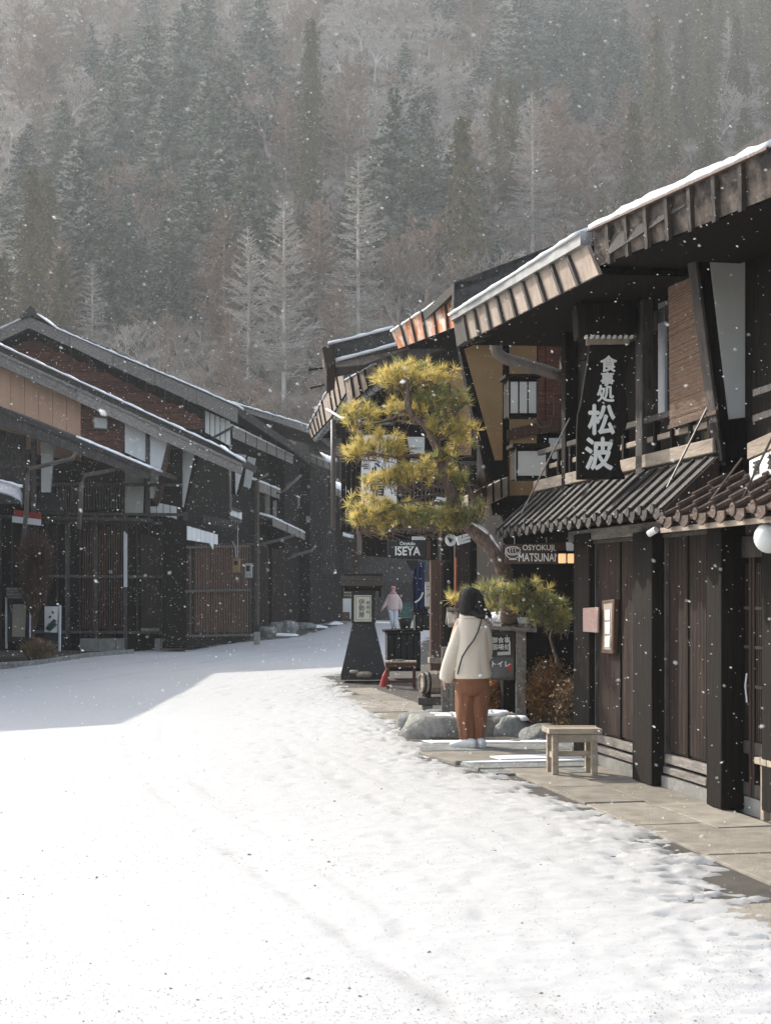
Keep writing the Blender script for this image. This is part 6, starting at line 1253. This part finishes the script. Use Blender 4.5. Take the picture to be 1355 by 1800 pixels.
# --- the walker far up the street
K2 = 57/F
def pz(py): return max(0.0, EYE+(HY-py)*K2)
def pxx(px): return (px-CX)*K2
PE = thing('person', 'person in a pale pink puffer jacket, pink hat and pale trousers walking up the street', 'person', (pxx(691), 57, 0)); ox, oy, oz = PE.location; Yp = 57
j = [(L_(pxx(691), Yp, pz(1072)), .14, .11), (L_(pxx(691), Yp, pz(1060)), .13, .10), (L_(pxx(691), Yp, pz(1050)), .15, .10), (L_(pxx(691), Yp, pz(1044)), .06), (L_(pxx(690.5), Yp-.02, pz(1041)), .055),
     (L_(pxx(684), Yp, pz(1048)), .055), (L_(pxx(679), Yp-.02, pz(1060)), .045), (L_(pxx(672), Yp-.06, pz(1070)), .035), (L_(pxx(698.5), Yp, pz(1048)), .055), (L_(pxx(704), Yp, pz(1060)), .045), (L_(pxx(704), Yp-.05, pz(1071)), .035),
     (L_(pxx(688), Yp, pz(1076)), .095), (L_(pxx(688.5), Yp-.06, pz(1088)), .065), (L_(pxx(690), Yp+.05, pz(1103)), .045), (L_(pxx(695), Yp, pz(1076)), .095), (L_(pxx(695), Yp-.02, pz(1088)), .065), (L_(pxx(694.5), Yp-.1, pz(1103)), .045)]
hand(j, e := [(0, 1), (1, 2), (2, 3), (3, 4), (2, 5), (5, 6), (6, 7), (2, 8), (8, 9), (9, 10), (0, 11), (11, 12), (12, 13), (0, 14), (14, 15), (15, 16)], j[7][0], 7, Vector((-.5, 0, -.8)).normalized(), Vector((0, -1, 0)), Vector((1, 0, 0)))
hand(j, e, j[10][0], 10, Vector((0, -.1, -1)).normalized(), Vector((0, -1, 0)), Vector((-1, 0, 0)))
skin_body(PE, 'body', j, e, M['skin'])
subd(head_mesh(PE, (pxx(691), Yp-.02, pz(1036.5)), 1.0, math.pi, M['skin']).build('head', M['skin'], PE, smooth=True))
for ex in (-.03, .03): MB().box((pxx(691)+ex, Yp-.112, pz(1036)), (.022, .012, .010)).build('eye', M['ink'], PE)
MB().loft([oval((pxx(691), Yp-.02+oy_, pz(py)), r_, r_*1.1, 20) for py, r_, oy_ in ((1030, .03, 0), (1031.2, .085, 0), (1033.5, .108, 0), (1035, .104, .02), (1037, .06, .06))]).build('hat', M['pinkhat'], PE, smooth=True)
MB().loft([oval((pxx(691), Yp-.01, pz(py)), r_, r_, 20) for py, r_ in ((1039.5, .105), (1041, .125), (1043.5, .13), (1045, .11))]).build('scarf', M['pinkhat'], PE, smooth=True)
subd(MB().loft([oval((pxx(691), Yp, pz(py)), r_+(.012 if i % 2 else 0), r_*.75, 24) for i, (py, r_) in enumerate(((1043, .10), (1045.5, .19), (1048, .225), (1051.5, .235), (1053, .225), (1057, .24), (1058.5, .23), (1063, .245), (1065, .235), (1070, .245), (1072, .23), (1073, .2)))]).build('jacket', M['pink'], PE, smooth=True))
for pts in (((685, 1046, 0, .08), (682, 1053, -.01, .085), (678.5, 1060, -.03, .08), (674.5, 1067, -.06, .072), (672.5, 1070, -.07, .06)), ((697, 1046, 0, .08), (701, 1053, 0, .085), (703.5, 1060, 0, .08), (704, 1068, -.04, .072), (704, 1071, -.05, .06))):
    rings = [];
    for x, y, dy, r_ in pts: rings.append(oval((pxx(x), Yp+dy, pz(y)), r_, r_, 16))
    subd(MB().loft(rings).build('sleeve', M['pink'], PE, smooth=True))
for xs in (((1070, 687.5, 0, .11), (1080, 687.5, -.03, .105), (1089, 688.5, -.05, .085), (1097, 689.5, -.01, .075), (1102, 690, .04, .07)), ((1070, 695, 0, .11), (1080, 695.5, -.02, .105), (1089, 695.3, -.03, .085), (1097, 695, -.07, .075), (1102, 694.8, -.09, .07))):
    subd(MB().loft([oval((pxx(cx), Yp+dy, pz(py)), r_, r_*1.1, 18) for py, cx, dy, r_ in xs]).build('trouser_leg', M['palegrey'], PE, smooth=True))
shoe(PE, (pxx(690), Yp+.04, .01), math.pi-.1, 1.05, M['greyd']); shoe(PE, (pxx(695), Yp-.1, .01), math.pi+.1, 1.05, M['greyd'])

# ------------------------------------------------------------------ snow piles and kerb on the left side
for i, (px, py, rx, ry, rz) in enumerate(((540, 1092, 1.3, 1.4, .30), (562, 1097, 1.0, 1.2, .24), (520, 1103, 1.3, 1.0, .16), (478, 1118, .9, .4, .10))):
    c = G(px, py); rock('snow_pile', 'low snow heap along the far left kerb, %s' % ('farthest and tallest', 'nearest the road', 'in the middle of the row', 'nearest the camera and flattest')[i], (c.x, c.y, 0), (rx, ry, rz), M['roofsnow'], 60+i, flat=.9)['category'] = 'snow pile'
for i, (px, py, w_, h_) in enumerate(((488, 1116, .55, .45), (505, 1116, .6, .5), (468, 1120, .5, .35), (530, 1108, .9, .3))):
    c = G(px, py); rock('kerb_stone', 'dark stone block at the foot of the far left houses, %s' % ('second from the left', 'third from the left', 'leftmost', 'rightmost and longest')[i], (c.x, c.y+.3, h_*.4), (w_*.6, .35, h_*.7), M['stone'], 80+i, flat=.7)
ks = thing('kerb', '', '', (0, 0, 0)); del ks['label']; del ks['category']; ks['kind'] = 'structure'
kp = [G(-60, 1182), G(60, 1172), G(150, 1158), G(230, 1151)]
for a, b in zip(kp[:-1], kp[1:]):
    n_ = 5
    for i in range(n_): p, q = a.lerp(b, i/n_), a.lerp(b, (i+.97)/n_); MB().par(p+Vector((0, .25, -.02)), q-p, Vector((0, .3, 0)), Zv*.14).build('kerb_stone', M['stone'], ks, bevel=.01)

# ------------------------------------------------------------------ grit, bark crumbs and leaf scraps lying on the trodden snow
from mathutils.bvhtree import BVHTree
_me = sn.data; bvh = BVHTree.FromPolygons([v.co[:] for v in _me.vertices], [tuple(p.vertices) for p in _me.polygons if _me.vertices[p.vertices[0]].co.y < 22])
gm = MB(); rg_ = random.Random(41)
for i in range(15000):
    y_ = 4.8/(1-.72*rg_.random()); x_ = rg_.uniform(-.29, .27)*y_
    if x_ > np.interp(y_, yr, xr)-.02 or (rg_.random() > .35 and mnoise.noise(Vector((x_*.8, y_*.5, 3))) < -.02): continue
    hit = bvh.ray_cast(Vector((x_, y_, 1)), Vector((0, 0, -1)))[0]
    if hit is None: continue
    s_ = rg_.uniform(.0011, .0025)*(.6+y_*.07)*(1.0 if rg_.random() < .994 else 3.0); a_ = rg_.random()*6.28; c_, d_ = math.cos(a_), math.sin(a_); z_ = hit.z+.001
    gm.add([(x_+c_*s_*1.8, y_+d_*s_*1.8, z_), (x_-d_*s_, y_+c_*s_, z_), (x_-c_*s_*1.6, y_-d_*s_*1.6, z_), (x_+d_*s_, y_-c_*s_, z_), (x_, y_, z_+s_*.9)], [(0, 1, 4), (1, 2, 4), (2, 3, 4), (3, 0, 4)])
gm.build('road_grit', mat('brown_grit', (.30, .26, .21), (.15, .13, .11), 9), kind='stuff')
# ------------------------------------------------------------------ falling snow
N = 120000; rs_ = np.random.default_rng(5)
y = 2.6+(62-2.6)*rs_.random(N)**1.0; x = (rs_.random(N)-.5)*(8+y*.72); z = 0.05+rs_.random(N)*(3+y*.42)
r_ = (.0015+.0024*rs_.random(N)**2.8)*(1+(y/45))
r_ *= np.where(rs_.random(N) < .012, 2.3, 1.0)
base = np.array([[1, 0, 0], [-1, 0, 0], [0, 1, 0], [0, -1, 0], [0, 0, 1], [0, 0, -1]], float)*np.array([1.35, .8, .7])
fc = np.array([[0, 2, 4], [2, 1, 4], [1, 3, 4], [3, 0, 4], [2, 0, 5], [1, 2, 5], [3, 1, 5], [0, 3, 5]])
ang = rs_.normal(-.35, .35, N); ca, sa = np.cos(ang), np.sin(ang)
bx_ = base[None]*r_[:, None, None]; vx = bx_[..., 0]*ca[:, None]-bx_[..., 2]*sa[:, None]; vz = bx_[..., 0]*sa[:, None]+bx_[..., 2]*ca[:, None]
co = np.stack([vx+x[:, None], bx_[..., 1]+y[:, None], vz+z[:, None]], -1).reshape(-1, 3)
fi = (fc[None]+(np.arange(N)*6)[:, None, None]).reshape(-1)
me = bpy.data.meshes.new('falling_snow'); me.vertices.add(len(co)); me.vertices.foreach_set('co', co.reshape(-1).astype(np.float32)); me.loops.add(len(fi)); me.loops.foreach_set('vertex_index', fi.astype(np.int32))
nf_ = len(fi)//3; me.polygons.add(nf_); me.polygons.foreach_set('loop_start', (np.arange(nf_)*3).astype(np.int32)); me.polygons.foreach_set('loop_total', np.full(nf_, 3, np.int32)); me.materials.append(M['flake']); me.update()
fs = bpy.data.objects.new('falling_snow', me); COL.objects.link(fs); fs['kind'] = 'stuff'
# ------------------------------------------------------------------ snow-laden air
hm = bpy.data.materials.new('snow_haze'); hm.use_nodes = True; nt = hm.node_tree; nt.nodes.clear(); o_ = nt.nodes.new('ShaderNodeOutputMaterial'); pvn = nt.nodes.new('ShaderNodeVolumePrincipled')
pvn.inputs['Color'].default_value = (.93, .97, .98, 1); pvn.inputs['Density'].default_value = 0.00075; pvn.inputs['Anisotropy'].default_value = 0.15
nt.links.new(pvn.outputs[0], o_.inputs['Volume'])
hz = MB().box((0, 225, 120), (620, 520, 242.6)).build('haze', hm, kind='stuff')
# loose strands over the hair of the woman
sh = MB()
for i in range(260):
    a = R.uniform(math.pi*.95, math.pi*2.05); ca_, sa_ = math.cos(a), math.sin(a); pts = []
    x_end = R.uniform(0, 1)
    for py, cx, rx, ry in ((1036, 826.5, .075, .088), (1046, 827, .107, .116), (1058, 828.2, .122, .124), (1068, 830, .131, .122), (1076+4*x_end, 831+6*max(0, ca_), .130, .12), (1081+7*max(0, ca_)*x_end+2*x_end, 832+10*max(0, ca_), .124, .115)):
        pts.append(Vector((wx(cx)+ca_*rx*(1+R.gauss(0, .012)), FY-.01+sa_*ry*(1+R.gauss(0, .012)), wz(py))))
    sh.tube(pts, [.003, .004, .004, .0035, .003, .001], 3, cap=False)
sh.build('hair_strands', M['hair'], WO, kind='stuff')
